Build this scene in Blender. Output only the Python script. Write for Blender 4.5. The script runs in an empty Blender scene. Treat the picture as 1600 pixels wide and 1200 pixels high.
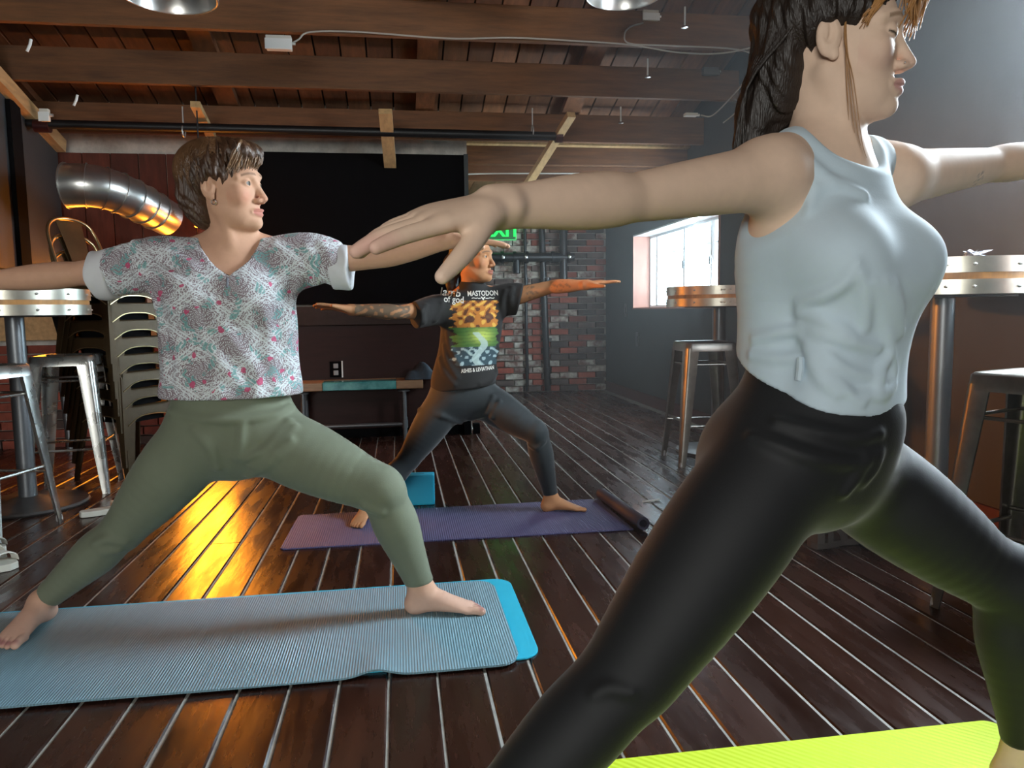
import bpy, bmesh, math, random
import numpy as np
from mathutils import Vector, Matrix
random.seed(7); rng = np.random.default_rng(7)
SC = bpy.context.scene
COL = SC.collection

# ------------------------------------------------------------------ camera
F_PX, CAM_H = 1170.0, 0.95                       # focal length in pixels of a 1600x1200 frame, eye height
_dy = np.array([-178.0, 112.0, F_PX]); _dy /= np.linalg.norm(_dy)
_dx = np.array([7963.0, 226.0, 1150.0]); _dx -= _dy * (_dx @ _dy); _dx /= np.linalg.norm(_dx)
_dz = np.cross(_dx, _dy); _dz = _dz if _dz[1] > 0 else -_dz
CR = np.stack([_dx, _dy, _dz])                   # camera (right, up, forward) -> world
cam_data = bpy.data.cameras.new('camera'); cam = bpy.data.objects.new('camera', cam_data); COL.objects.link(cam)
_r, _u, _f = CR @ [1, 0, 0], CR @ [0, 1, 0], CR @ [0, 0, 1]
cam.matrix_world = Matrix(((_r[0], _u[0], -_f[0], 0), (_r[1], _u[1], -_f[1], 0), (_r[2], _u[2], -_f[2], CAM_H), (0, 0, 0, 1)))
cam_data.sensor_width = 36; cam_data.lens = 36 * F_PX / 1600; cam_data.clip_start = .02
SC.camera = cam

def at(px, py, Y):
    r = CR @ np.array([px - 800.0, 600.0 - py, F_PX]); return np.array([0, 0, CAM_H]) + r * (Y / r[1])
def fl(px, py, z=0.0):
    r = CR @ np.array([px - 800.0, 600.0 - py, F_PX]); return np.array([0, 0, CAM_H]) + r * ((z - CAM_H) / r[2])

# ------------------------------------------------------------------ world, lights, exposure
SC.view_settings.view_transform = 'Standard'; SC.view_settings.look = 'None'
SC.view_settings.gamma = 1; SC.view_settings.use_curve_mapping = False
SC.view_settings.exposure = 0.95
SC.cycles.use_denoising = True
SC.cycles.max_bounces = 7; SC.cycles.diffuse_bounces = 4; SC.cycles.glossy_bounces = 4; SC.cycles.volume_bounces = 0
SC.cycles.sample_clamp_indirect = 4
world = bpy.data.worlds.new('overcast_sky'); SC.world = world; world.use_nodes = True
wb = world.node_tree.nodes['Background']; wb.inputs[0].default_value = (.80, .93, 1, 1); wb.inputs[1].default_value = 3.0

def area(name, loc, target, sx, sy, power, color, spread=math.pi):
    l = bpy.data.lights.new(name, 'AREA'); l.shape = 'RECTANGLE'; l.size = sx; l.size_y = sy; l.energy = power; l.color = color; l.spread = spread
    o = bpy.data.objects.new(name, l); COL.objects.link(o); o.location = loc
    o.rotation_euler = (Vector(target) - Vector(loc)).to_track_quat('-Z', 'Y').to_euler(); return o
WX, BACKY, MIDY = 2.42, 8.6, 5.92                # right wall, far brick wall, middle wall with the black screen
LX, REARY = -3.35, -3.2                          # left wall, wall behind the camera
# daylight through the far window, an assumed near window and an added rear opening
area('daylight_far_window', (WX + .30, 6.48, 1.33), (.6, 7.0, .7), 2.0, .72, 120, (.70, .89, 1))
area('daylight_near_window', (WX + .22, 2.12, 1.62), (0, 1.45, .85), .95, 1.35, 190, (.80, .92, 1))  # key light of the assumed window, out of view at the right
area('daylight_rear_window', (-1.5, REARY - .12, 1.5), (.2, 2, .8), 1.9, 1.0, 62, (1, .96, .88))  # fill light added behind the viewer for an unseen window
# ------------------------------------------------------------------ materials
def nt_of(m): return m.node_tree.nodes, m.node_tree.links
def setp(b, **k):
    for n, v in k.items():
        n = n.replace('_', ' ')
        if n in b.inputs: b.inputs[n].default_value = v
MATS = {}
def mat(name, col, rough=.6, metal=0, noise=0, nscale=20, bump=0, bscale=60, emit=None, estr=0, rand=0, stretch=(1, 1, 1), spec=.5, sheen=0, rvar=0, coat=0, trans=0, attr=None, col2=None):
    if name in MATS: return MATS[name]
    m = bpy.data.materials.new(name); m.use_nodes = True; N, L = nt_of(m); b = N['Principled BSDF']; MATS[name] = m
    c4 = (*col, 1); b.inputs['Base Color'].default_value = c4
    setp(b, Roughness=rough, Metallic=metal, Specular_IOR_Level=spec, Sheen_Weight=sheen, Coat_Weight=coat, Coat_Roughness=.12, Transmission_Weight=trans)
    if sheen: setp(b, Sheen_Roughness=.45)
    if emit: setp(b, Emission_Color=(*emit, 1), Emission_Strength=estr)
    tc = N.new('ShaderNodeTexCoord'); mp = N.new('ShaderNodeMapping'); mp.inputs['Scale'].default_value = stretch; L.new(tc.outputs['Object'], mp.inputs[0])
    src = None
    if attr:
        a = N.new('ShaderNodeAttribute'); a.attribute_name = attr; src = a.outputs['Color']
    if noise or col2:
        t = N.new('ShaderNodeTexNoise'); t.inputs['Scale'].default_value = nscale; t.inputs['Detail'].default_value = 5; t.inputs['Roughness'].default_value = .6; L.new(mp.outputs[0], t.inputs[0])
        if rand:
            oi0 = N.new('ShaderNodeObjectInfo'); ad = N.new('ShaderNodeVectorMath'); ad.operation = 'ADD'; sc0 = N.new('ShaderNodeVectorMath'); sc0.operation = 'SCALE'
            cx = N.new('ShaderNodeCombineXYZ'); L.new(oi0.outputs['Random'], cx.inputs[0]); L.new(oi0.outputs['Random'], cx.inputs[2]); L.new(cx.outputs[0], sc0.inputs[0]); sc0.inputs['Scale'].default_value = 37
            L.new(mp.outputs[0], ad.inputs[0]); L.new(sc0.outputs[0], ad.inputs[1]); L.new(ad.outputs[0], t.inputs[0])
        if col2:
            r = N.new('ShaderNodeValToRGB'); r.color_ramp.elements[0].position = .38; r.color_ramp.elements[1].position = .62
            r.color_ramp.elements[0].color = c4; r.color_ramp.elements[1].color = (*col2, 1); L.new(t.outputs['Fac'], r.inputs[0]); src = r.outputs[0]
        else:
            mr = N.new('ShaderNodeMapRange'); mr.inputs['From Min'].default_value = .25; mr.inputs['From Max'].default_value = .75; mr.inputs['To Min'].default_value = 1 - noise; mr.inputs['To Max'].default_value = 1 + noise
            L.new(t.outputs['Fac'], mr.inputs[0]); mx = N.new('ShaderNodeVectorMath'); mx.operation = 'SCALE'
            if src: L.new(src, mx.inputs[0])
            else: mx.inputs[0].default_value = col
            L.new(mr.outputs[0], mx.inputs['Scale']); src = mx.outputs[0]
        if rvar:
            mr2 = N.new('ShaderNodeMapRange'); mr2.inputs['From Min'].default_value = .3; mr2.inputs['From Max'].default_value = .7; mr2.inputs['To Min'].default_value = max(.02, rough - rvar); mr2.inputs['To Max'].default_value = rough + rvar
            L.new(t.outputs['Fac'], mr2.inputs[0]); L.new(mr2.outputs[0], b.inputs['Roughness'])
    if rand:
        oi = N.new('ShaderNodeObjectInfo'); mr3 = N.new('ShaderNodeMapRange'); mr3.inputs['To Min'].default_value = 1 - rand; mr3.inputs['To Max'].default_value = 1 + rand; L.new(oi.outputs['Random'], mr3.inputs[0])
        mx2 = N.new('ShaderNodeVectorMath'); mx2.operation = 'SCALE'
        if src: L.new(src, mx2.inputs[0])
        else: mx2.inputs[0].default_value = col
        L.new(mr3.outputs[0], mx2.inputs['Scale']); src = mx2.outputs[0]
    if src: L.new(src, b.inputs['Base Color'])
    if bump:
        t2 = N.new('ShaderNodeTexNoise'); t2.inputs['Scale'].default_value = bscale; t2.inputs['Detail'].default_value = 4; L.new(mp.outputs[0], t2.inputs[0])
        bp = N.new('ShaderNodeBump'); bp.inputs['Strength'].default_value = bump; bp.inputs['Distance'].default_value = .01; L.new(t2.outputs['Fac'], bp.inputs['Height']); L.new(bp.outputs[0], b.inputs['Normal'])
    return m

# ------------------------------------------------------------------ scene bookkeeping
def tag(o, label=None, cat=None, group=None, kind=None):
    if label: o['label'] = label
    if cat: o['category'] = cat
    if group: o['group'] = group
    if kind: o['kind'] = kind
    return o
def thing(name, label, cat, loc=(0, 0, 0), rz=0, group=None):
    o = bpy.data.objects.new(name, None); COL.objects.link(o); o.empty_display_size = .1
    o.location = Vector([float(v) for v in loc]); o.rotation_euler = (0, 0, rz); return tag(o, label, cat, group)
def link(name, me, m, parent=None, loc=None, rot=None):
    o = bpy.data.objects.new(name, me); COL.objects.link(o); o.parent = parent
    if m is not None and not me.materials: me.materials.append(m)
    if loc is not None: o.location = Vector([float(v) for v in loc])
    if rot is not None: o.rotation_euler = rot
    return o
def copy_tree(o, parent=None):
    c = o.copy(); COL.objects.link(c); c.parent = parent
    for ch in list(o.children): copy_tree(ch, c)
    return c

class MB:
    """collects simple solids into one mesh"""
    def __init__(s): s.v = []; s.f = []
    def add(s, v, f):
        n = len(s.v); s.v += [tuple(float(c) for c in p) for p in v]; s.f += [tuple(i + n for i in q) for q in f]; return s
    def box(s, lo, hi):
        x0, y0, z0 = lo; x1, y1, z1 = hi
        return s.add([(x0, y0, z0), (x1, y0, z0), (x1, y1, z0), (x0, y1, z0), (x0, y0, z1), (x1, y0, z1), (x1, y1, z1), (x0, y1, z1)],
                     [(3, 2, 1, 0), (4, 5, 6, 7), (0, 1, 5, 4), (1, 2, 6, 5), (2, 3, 7, 6), (3, 0, 4, 7)])
    def bar(s, p, q, w, h, up=(0, 0, 1), w2=None, h2=None):
        """rectangular bar from p to q, w wide and h thick, tapering to w2, h2"""
        p = np.array(p, float); q = np.array(q, float); d = q - p; d /= np.linalg.norm(d); u = np.array(up, float); sd = np.cross(d, u)
        if np.linalg.norm(sd) < 1e-4: sd = np.cross(d, [1, 0, 0.01])
        sd /= np.linalg.norm(sd); u = np.cross(sd, d); w2 = w if w2 is None else w2; h2 = h if h2 is None else h2
        V = [c + sd * a * ww / 2 + u * b * hh / 2 for c, ww, hh in ((p, w, h), (q, w2, h2)) for a, b in ((-1, -1), (1, -1), (1, 1), (-1, 1))]
        return s.add(V, [(3, 2, 1, 0), (4, 5, 6, 7), (0, 1, 5, 4), (1, 2, 6, 5), (2, 3, 7, 6), (3, 0, 4, 7)])
    def tube(s, pts, r, n=10, cap=True):
        pts = [np.array(p, float) for p in pts]; rs = r if hasattr(r, '__len__') else [r] * len(pts); rings = []; pu = None
        for i, p in enumerate(pts):
            d = pts[min(i + 1, len(pts) - 1)] - pts[max(i - 1, 0)]; d /= (np.linalg.norm(d) + 1e-9)
            u = (np.array([0, 0, 1.0]) if abs(d[2]) < .9 else np.array([1.0, 0, 0])) if pu is None else pu
            u = u - d * (u @ d); u /= (np.linalg.norm(u) + 1e-9); pu = u; w = np.cross(d, u)
            rings.append([p + (u * math.cos(2 * math.pi * k / n) + w * math.sin(2 * math.pi * k / n)) * rs[i] for k in range(n)])
        V = [v for rg in rings for v in rg]; Fc = []
        for i in range(len(pts) - 1):
            for k in range(n): Fc.append((i * n + k, i * n + (k + 1) % n, (i + 1) * n + (k + 1) % n, (i + 1) * n + k))
        if cap: Fc += [tuple(range(n - 1, -1, -1)), tuple(range((len(pts) - 1) * n, len(pts) * n))]
        return s.add(V, Fc)
    def lathe(s, prof, c=(0, 0, 0), n=32):
        """closed-by-axis revolve of (r, z) profile about the vertical through c"""
        V = []; Fc = []
        for r, z in prof:
            V += [(c[0] + r * math.cos(2 * math.pi * k / n), c[1] + r * math.sin(2 * math.pi * k / n), c[2] + z) for k in range(n)]
        for i in range(len(prof) - 1):
            for k in range(n): Fc.append((i * n + k, i * n + (k + 1) % n, (i + 1) * n + (k + 1) % n, (i + 1) * n + k))
        if prof[0][0] > 1e-5: Fc.append(tuple(range(n - 1, -1, -1)))
        if prof[-1][0] > 1e-5: Fc.append(tuple(range((len(prof) - 1) * n, len(prof) * n)))
        return s.add(V, Fc)
    def prism(s, outline, z0, z1):
        n = len(outline)
        return s.add([(x, y, z0) for x, y in outline] + [(x, y, z1) for x, y in outline],
                     [tuple(range(n - 1, -1, -1)), tuple(range(n, 2 * n))] + [(k, (k + 1) % n, n + (k + 1) % n, n + k) for k in range(n)])
    def mesh(s, name, smooth=False, bevel=0):
        me = bpy.data.meshes.new(name); me.from_pydata(s.v, [], s.f); me.validate()
        bm = bmesh.new(); bm.from_mesh(me); bmesh.ops.remove_doubles(bm, verts=bm.verts, dist=1e-5); bmesh.ops.recalc_face_normals(bm, faces=bm.faces)
        if bevel: bmesh.ops.bevel(bm, geom=list(bm.edges), offset=bevel, segments=2, affect='EDGES', profile=.6)
        bm.to_mesh(me); bm.free()
        if smooth:
            me.polygons.foreach_set('use_smooth', [True] * len(me.polygons)); me.set_sharp_from_angle(angle=math.radians(smooth if smooth is not True else 40))
        return me
    def obj(s, name, m, parent=None, smooth=False, bevel=0, loc=None, rot=None): return link(name, s.mesh(name, smooth, bevel), m, parent, loc, rot)

def arc(c, r, a0, a1, n, ax=(1, 0, 0), ay=(0, 0, 1)):
    ax = np.array(ax, float); ay = np.array(ay, float)
    return [np.array(c, float) + ax * r * math.cos(a0 + (a1 - a0) * i / n) + ay * r * math.sin(a0 + (a1 - a0) * i / n) for i in range(n + 1)]
def rrect(x0, y0, x1, y1, r, n=5):
    o = []
    for cx, cy, a in ((x1 - r, y0 + r, -90), (x1 - r, y1 - r, 0), (x0 + r, y1 - r, 90), (x0 + r, y0 + r, 180)):
        o += [(cx + r * math.cos(math.radians(a + 90 * i / n)), cy + r * math.sin(math.radians(a + 90 * i / n))) for i in range(n + 1)]
    return o
def spline(pts, n=6):
    """Catmull-Rom through rows of any width"""
    P = np.array(pts, float); P = np.vstack([2 * P[0] - P[1], P, 2 * P[-1] - P[-2]]); out = []
    for i in range(1, len(P) - 2):
        for t in np.arange(n) / n:
            a, b, c, d = P[i - 1:i + 3]; out.append(.5 * (2 * b + (c - a) * t + (2 * a - 5 * b + 4 * c - d) * t * t + (3 * b - 3 * c + d - a) * t ** 3))
    out.append(P[-2]); return np.array(out)
def text_mesh(txt, size, depth=.002, name='lettering', bold=0, shear=0):
    cu = bpy.data.curves.new(name, 'FONT'); cu.body = txt; cu.size = size; cu.extrude = depth; cu.offset = bold; cu.shear = shear; cu.align_x = 'CENTER'; cu.align_y = 'CENTER'; cu.resolution_u = 3
    o = bpy.data.objects.new('tmp', cu); COL.objects.link(o); me = bpy.data.meshes.new_from_object(o.evaluated_get(bpy.context.evaluated_depsgraph_get())); bpy.data.objects.remove(o); bpy.data.curves.remove(cu); me.name = name; return me
# ------------------------------------------------------------------ the room
M_floor = mat('floor_board_varnish', (.027, .0100, .0064), .27, noise=.28, nscale=3.5, stretch=(5, .8, 5), rand=.28, rvar=.10, bump=.06, bscale=9, spec=.55)
M_gap = mat('floor_gap_filler', (.36, .36, .33), .7, noise=.4, nscale=14)
M_ceil = mat('roof_board_wood', (.150, .056, .019), .7, noise=.35, nscale=5, stretch=(6, 1, 6), rand=.28, bump=.1, bscale=30)
M_joist = mat('joist_wood', (.135, .053, .017), .7, noise=.4, nscale=4, stretch=(.8, 6, 8), rand=.15, bump=.15, bscale=25)
M_pine = mat('pale_pine', (.46, .29, .13), .65, noise=.25, nscale=6, stretch=(6, 1, 6), rand=.1)
M_dark = mat('roof_cavity', (.02, .014, .01), .9)
M_wallgrey = mat('charcoal_wall_paint', (.034, .036, .038), .62, noise=.12, nscale=5, bump=.05, bscale=60)
M_mortar = mat('mortar', (.44, .41, .36), .9, noise=.35, nscale=9, bump=.3, bscale=70)
M_brick = mat('red_brick', (.21, .050, .030), .85, noise=.45, nscale=9, rand=.40, bump=.3, bscale=50)
M_brickdark = mat('sooty_brick', (.075, .050, .042), .85, noise=.5, nscale=9, rand=.45, bump=.3, bscale=50)
M_brickwhite = mat('whitewashed_brick', (.12, .045, .032), .85, nscale=13, col2=(.46, .43, .37), bump=.3, bscale=50, rand=.15)
M_redwood = mat('dark_red_stained_panel', (.026, .0062, .0045), .5, noise=.3, nscale=4, stretch=(1, 1, 8), rand=.1, spec=.25)
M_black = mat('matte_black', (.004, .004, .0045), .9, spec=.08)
M_blackpipe = mat('black_iron_pipe', (.012, .012, .013), .42, metal=.3)
M_whitepaint = mat('white_paint', (.75, .75, .72), .5)
M_trimred = mat('dark_red_trim', (.07, .014, .012), .5)
M_orangewall = mat('rust_red_board', (.085, .022, .012), .85, noise=.4, nscale=5, stretch=(5, 5, 1), rand=.3)
M_glass = mat('window_glass', (.9, .97, 1), .05, trans=1)
M_frame = mat('white_aluminium_frame', (.72, .76, .78), .4)
M_jamb = mat('reddish_wood_jamb', (.42, .20, .15), .5, noise=.2, nscale=5)

def struct(name, m, mb, label=None, smooth=False):
    o = mb.obj(name, m, None, smooth); tag(o, label, None, None, 'structure'); return o

# floor: a pale filler bed with a dark board between every pair of seams
floor = struct('floor', M_gap, MB().box((LX - .15, REARY - .15, -.06), (WX + .25, BACKY + .25, -.005)), 'dark red-brown varnished plank floor with pale seams')
PITCH = .1255; x0 = fl(606, 1130)[0]; i0 = math.ceil((LX - x0) / PITCH); i1 = math.floor((WX - x0) / PITCH)
bm_cache = {}
def board_mesh(L, w, h, tagname):
    k = (round(L, 2), w, h, tagname)
    if k not in bm_cache:
        mb = MB(); e = .004; hw = w / 2
        mb.add([(-hw, 0, -h), (hw, 0, -h), (hw, 0, -e), (hw - e, 0, 0), (-hw + e, 0, 0), (-hw, 0, -e)] + [(x, L, z) for x, z in ((-hw, -h), (hw, -h), (hw, -e), (hw - e, 0), (-hw + e, 0), (-hw, -e))],
               [(5, 4, 3, 2, 1, 0), (6, 7, 8, 9, 10, 11)] + [(k2, (k2 + 1) % 6, 6 + (k2 + 1) % 6, 6 + k2) for k2 in range(6)])
        bm_cache[k] = mb.mesh(tagname)
    return bm_cache[k]
for i in range(i0, i1):
    cuts = [REARY, random.choice([.4, 1.0, 3.0, 4.6]) + random.choice([0, .2]), BACKY]
    for a, b in zip(cuts[:-1], cuts[1:]):
        L = b - a - .003
        link('floor_board', board_mesh(L, PITCH - .0068 - random.choice([0, 0, .002]), .03, 'floor_board'), M_floor, floor, (x0 + (i + .5) * PITCH, a, random.uniform(-.0012, .0006)), (0, random.uniform(-.004, .004), 0))

# sloping roof: boards running down towards the back, joists across, a few flat rafters
ROOF0, SLOPE, JD = 3.85, .28, .205
def zb(Y): return ROOF0 - SLOPE * Y
RY1 = 6.16; ang = math.atan(SLOPE)
ceiling = struct('ceiling', M_dark, MB().add([(LX, REARY, zb(REARY) + JD + .11), (WX, REARY, zb(REARY) + JD + .11), (WX, RY1, zb(RY1) + JD + .11), (LX, RY1, zb(RY1) + JD + .11),
    (LX, REARY, zb(REARY) + JD + .2), (WX, REARY, zb(REARY) + JD + .2), (WX, RY1, zb(RY1) + JD + .2), (LX, RY1, zb(RY1) + JD + .2)],
    [(3, 2, 1, 0), (4, 5, 6, 7), (0, 1, 5, 4), (1, 2, 6, 5), (2, 3, 7, 6), (3, 0, 4, 7)]), 'sloping roof of brown boards carried on rough joists')
PW = .168; n = int((WX - LX) / PW)
for i in range(n + 1):
    x = LX + PW * (i + .5)
    if x > WX - .05: break
    L = (RY1 - REARY) / math.cos(ang)
    o = link('roof_board', board_mesh(L, PW - .012, .028, 'roof_board'), M_ceil, ceiling, (x, REARY, zb(REARY) + JD + .10 + random.uniform(-.004, .004)), (-ang, 0, 0))
for Y in (-2.4, -1.5, -.6, .3, 1.2, 2.0, 2.8, 3.55, 4.13, 4.62, 5.17, 5.78):
    zz = zb(Y); MB().box((LX, Y - .022, zz), (WX, Y + .022, zz + JD)).obj('joist', M_joist, ceiling, bevel=.004)
for x in (-2.5, -1.16, .24, 1.35):
    mb = MB(); mb.bar((x, 1.0, zb(1.0) + JD + .035), (x, RY1 - .05, zb(RY1 - .05) + JD + .035), .135, .05); mb.obj('rafter', M_ceil, ceiling)
# header and ledge where the roof meets the middle wall, then the low flat soffit over the alcove
MB().box((LX, 6.10, 2.125), (WX, 6.16, 2.265)).obj('header', M_joist, ceiling, bevel=.003)
MB().box((LX, 6.03, 2.265), (WX, 6.16, 2.295)).obj('ledge', M_pine, ceiling, bevel=.003)
for i in range(9):
    x = .56 + i * .21
    MB().box((x, RY1, 2.20), (min(x + .204, WX), BACKY, 2.23)).obj('soffit_board', M_ceil, ceiling)
MB().box((.55, RY1, 2.231), (WX, BACKY, 2.4)).obj('soffit_backing', M_dark, ceiling)
MB().box((.585, 6.17, 2.0), (WX, 6.20, 2.125)).obj('fascia', M_joist, ceiling, bevel=.003)
# pale braces under the joists
for a, b in (((305, 163, 5.2), (338, 228, 5.95)), ((602, 174, 5.2), (612, 284, 6.06)), ((893, 179, 5.2), (822, 292, 6.06))):
    MB().bar(at(*a), at(*b), .088 if a[0] == 602 else .06, .04).obj('brace', M_pine, ceiling)

# right wall with the far window opening and an assumed one out of view
def wall_x(name, X, th, y0, y1, z1, holes, m, label):
    mb = MB(); ys = sorted(holes); cur = y0
    for (a, b, lo, hi) in ys:
        mb.box((X, cur, 0), (X + th, a, z1)); mb.box((X, a, 0), (X + th, b, lo)); mb.box((X, a, hi), (X + th, b, z1)); cur = b
    mb.box((X, cur, 0), (X + th, y1, z1)); return struct(name, m, mb, label)
FW = (5.43, 7.53, .95, 1.70); NW = (1.62, 2.56, .95, 2.30)
wall_x('wall_right', WX, .2, REARY, BACKY, 5.0, [FW, NW], M_wallgrey, 'dark charcoal painted wall with a bright deep window')
def window(name, X, hole, mull, label):
    y0, y1, z0, z1 = hole; d = .165
    fr = MB(); t = .035
    fr.box((X + d, y0, z0), (X + d + .03, y0 + t, z1)); fr.box((X + d, y1 - t, z0), (X + d + .03, y1, z1)); fr.box((X + d, y0, z0), (X + d + .03, y1, z0 + t)); fr.box((X + d, y0, z1 - t), (X + d + .03, y1, z1))
    o = fr.obj(name, M_frame); tag(o, label, None, None, 'structure')
    for m_ in mull: MB().box((X + d - .01, m_ - .018, z0 + t), (X + d + .02, m_ + .018, z1 - t)).obj('mullion', M_frame, o)
    for m_ in mull[:2]: MB().box((X + d - .026, m_ - .010, z0 + .36), (X + d - .01, m_ + .010, z0 + .43)).obj('latch', M_blackpipe, o)
    jb = MB().box((X - .012, y1 - .012, z0), (X + d, y1 + .002, z1)); jb.obj('jamb', M_jamb, o)
    MB().box((X - .012, y0 - .002, z0), (X + d, y0 + .012, z1)).obj('jamb', M_jamb, o)
    MB().box((X - .015, y0, z0 - .002), (X + d, y1, z0 + .012)).obj('sill', M_jamb, o)
    MB().box((X - .012, y0, z1 - .012), (X + d, y1, z1 + .002)).obj('head', M_frame, o)
    ed = [y0 + t] + sorted(mull) + [y1 - t]
    for a, b in zip(ed[:-1], ed[1:]): MB().box((X + d + .008, a, z0 + t), (X + d + .012, b, z1 - t)).obj('pane', M_glass, o)
    # wrought iron grille outside; its pale grey carries the window bloom as colour
    gx = X + .235; g = MB(); yy = y0 + .1
    while yy < y1: g.tube([(gx, yy, z0), (gx, yy, z1)], .006, 6); yy += .13
    g.tube([(gx, y0, z0 + .1), (gx, y1, z0 + .1)], .007, 6); g.tube([(gx, y0, z1 - .2), (gx, y1, z1 - .2)], .007, 6)
    for yc in np.arange(y0 + .35, y1 - .2, .52):
        for s in (-1, 1): g.tube(arc((gx - .004, yc + s * .055, z0 + .36), .055, 0, 2 * math.pi, 18, (0, 1, 0)), .006, 6); g.tube(arc((gx - .004, yc + s * .05, z0 + .5), .03, -1, 3.6, 12, (0, s, 0)), .005, 6)
    g.obj('window_grille', mat('pale_iron_grille', (.55, .60, .62), .6), o, True)
    return o
window('window_1', WX, FW, [5.95, 6.55, 7.28], 'bright overexposed sliding window with reddish jamb and scrolled grille')
window('window_2', WX, NW, [2.09], 'large daylight window beside the light tank-top woman')  # assumed window, unseen, as the source of the light from the right
MB().box((WX - .018, 2.6, 0), (WX, BACKY, .11)).obj('baseboard_right', M_trimred); tag(bpy.data.objects['baseboard_right'], 'dark red baseboard along the charcoal wall', None, None, 'structure')

# brickwork
def bricks(wall, X0, X1, Y, z0, z1, pick, bl=.205, bh=.060, jt=.011):
    me = {}
    def brick_me(L):
        k = round(L, 3)
        if k not in me: me[k] = MB().box((-L / 2, -.05, -bh / 2), (L / 2, .012, bh / 2)).mesh('brick', bevel=.004)
        return me[k]
    row = 0; z = z0
    while z + bh <= z1 + 1e-6:
        x = X0 - (0 if row % 2 == 0 else (bl + jt) / 2)
        while x < X1 - .02:
            a, b = max(x, X0), min(x + bl, X1)
            if b - a > .04:
                o = bpy.data.objects.new('brick', brick_me(b - a)); COL.objects.link(o); o.parent = wall
                o.location = ((a + b) / 2, Y - .004 + random.uniform(-.003, .003), z + bh / 2); o.rotation_euler = (random.uniform(-.01, .01), random.uniform(-.006, .006), random.uniform(-.008, .008))
                if not o.data.materials: o.data.materials.append(M_brick)
                o.material_slots[0].link = 'OBJECT'; o.material_slots[0].material = pick((a + b) / 2, z)
            x += bl + jt
        z += bh + jt; row += 1
wb_ = struct('wall_back', M_mortar, MB().box((.45, BACKY, 0), (WX + .2, BACKY + .2, 2.5)), 'far red brick wall with flaking white paint and black pipes')
def pick_back(x, z):
    r = random.random(); dx_ = abs(x - 1.33)
    if dx_ < .09 or r < (.30 if x < 1.75 else .12): return M_brickwhite
    if x > 1.75 or z > 1.35: return M_brickdark if r < .72 else M_brick  # mostly darker bricks at the right and towards the top
    return M_brick if r < .86 else M_brickdark
bricks(wb_, .56, WX - .01, BACKY, .01, 2.19, pick_back, bh=.062)
st = MB(); zs = np.linspace(.02, 1.36, 30); L_ = [(1.325 - .034 + .012 * math.sin(9 * z + 1) + random.uniform(-.006, .006), z) for z in zs]; R_ = [(1.325 + .034 + .014 * math.sin(7 * z) + random.uniform(-.008, .008), z) for z in zs]; n_ = len(zs)
st.add([(x, BACKY - .019, z) for x, z in L_] + [(x, BACKY - .019, z) for x, z in R_] + [(x, BACKY - .010, z) for x, z in L_] + [(x, BACKY - .010, z) for x, z in R_], [(i, n_ + i, n_ + i + 1, i + 1) for i in range(n_ - 1)] + [(i, i + 1, 2 * n_ + i + 1, 2 * n_ + i) for i in range(n_ - 1)] + [(n_ + i, 3 * n_ + i, 3 * n_ + i + 1, n_ + i + 1) for i in range(n_ - 1)])
st.obj('white_paint_streak', mat('old_white_paint', (.50, .47, .40), .85, noise=.4, nscale=16), wb_)
# middle wall: brick plinth at the left, rust boards over it, assumed windows of glowing amber glass added
XR = .54
AW = [(at(270, 500, MIDY)[0], at(352, 500, MIDY)[0], .42, 1.40), (at(84, 500, MIDY)[0], at(152, 500, MIDY)[0], .98, 1.30)]
wm = struct('wall_middle', M_mortar, MB().box((LX, MIDY, 0), (XR, MIDY + .1, 2.5)), 'middle wall of red brick plinth and rust-coloured boards behind the stacked chairs')
bricks(wm, LX + .05, AW[0][0] - .03, MIDY, .0, .78, lambda x, z: M_brick if random.random() < .85 else M_brickdark, bh=.058)
MB().box((LX, MIDY - .055, .785), (AW[0][0] - .04, MIDY, .955)).obj('ledge', M_pine, wm, bevel=.004)
x = LX; k = 0
while x < AW[0][0] + .5:
    x1 = min(x + .19, XR)
    for (a, b, lo, hi) in [(x, x1, .96, 2.12)]:
        w0 = AW[1]
        if b > w0[0] and a < w0[1]: MB().box((a + .004, MIDY - .022, w0[3] + .03), (b - .004, MIDY, hi)).obj('wall_board', M_orangewall, wm)
        elif b > AW[0][0]: MB().box((a + .004, MIDY - .022, 1.43), (b - .004, MIDY, hi)).obj('wall_board', M_orangewall, wm)
        else: MB().box((a + .004, MIDY - .022, lo), (b - .004, MIDY, hi)).obj('wall_board', M_orangewall, wm)
    x = x1
M_amber = mat('amber_lit_glass', (.9, .35, .05), .3, emit=(1, .30, .02), estr=14)
for i, (a, b, lo, hi) in enumerate(AW):  # assumed amber windows, added to cast the orange floor reflections
    fr = MB(); t = .03
    fr.box((a - t, MIDY - .05, lo - t), (a, MIDY, hi + t)); fr.box((b, MIDY - .05, lo - t), (b + t, MIDY, hi + t)); fr.box((a, MIDY - .05, lo - t), (b, MIDY, lo)); fr.box((a, MIDY - .05, hi), (b, MIDY, hi + t))
    o = fr.obj('window_%d' % (3 + i), M_redwood); tag(o, ['tall amber glowing window hidden behind the woman in the floral top', 'small amber glowing window above the brick plinth by the chairs'][i], None, None, 'structure')
    MB().box((a, MIDY - .02, lo), (b, MIDY - .012, hi)).obj('pane', M_amber, o)
struct('wall_return', M_mortar, MB().box((XR, MIDY, 0), (XR + .02, BACKY, 2.3)), 'short wall returning to the far brick wall')
struct('wall_left', M_wallgrey, MB().box((LX - .1, REARY, 0), (LX, MIDY + .1, 5.2)), 'dark left wall')
rw = MB(); rx0, rx1, rz0, rz1 = -2.45, -.55, 1.0, 2.0  # unseen wall; its window opening is added to let in fill light
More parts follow.
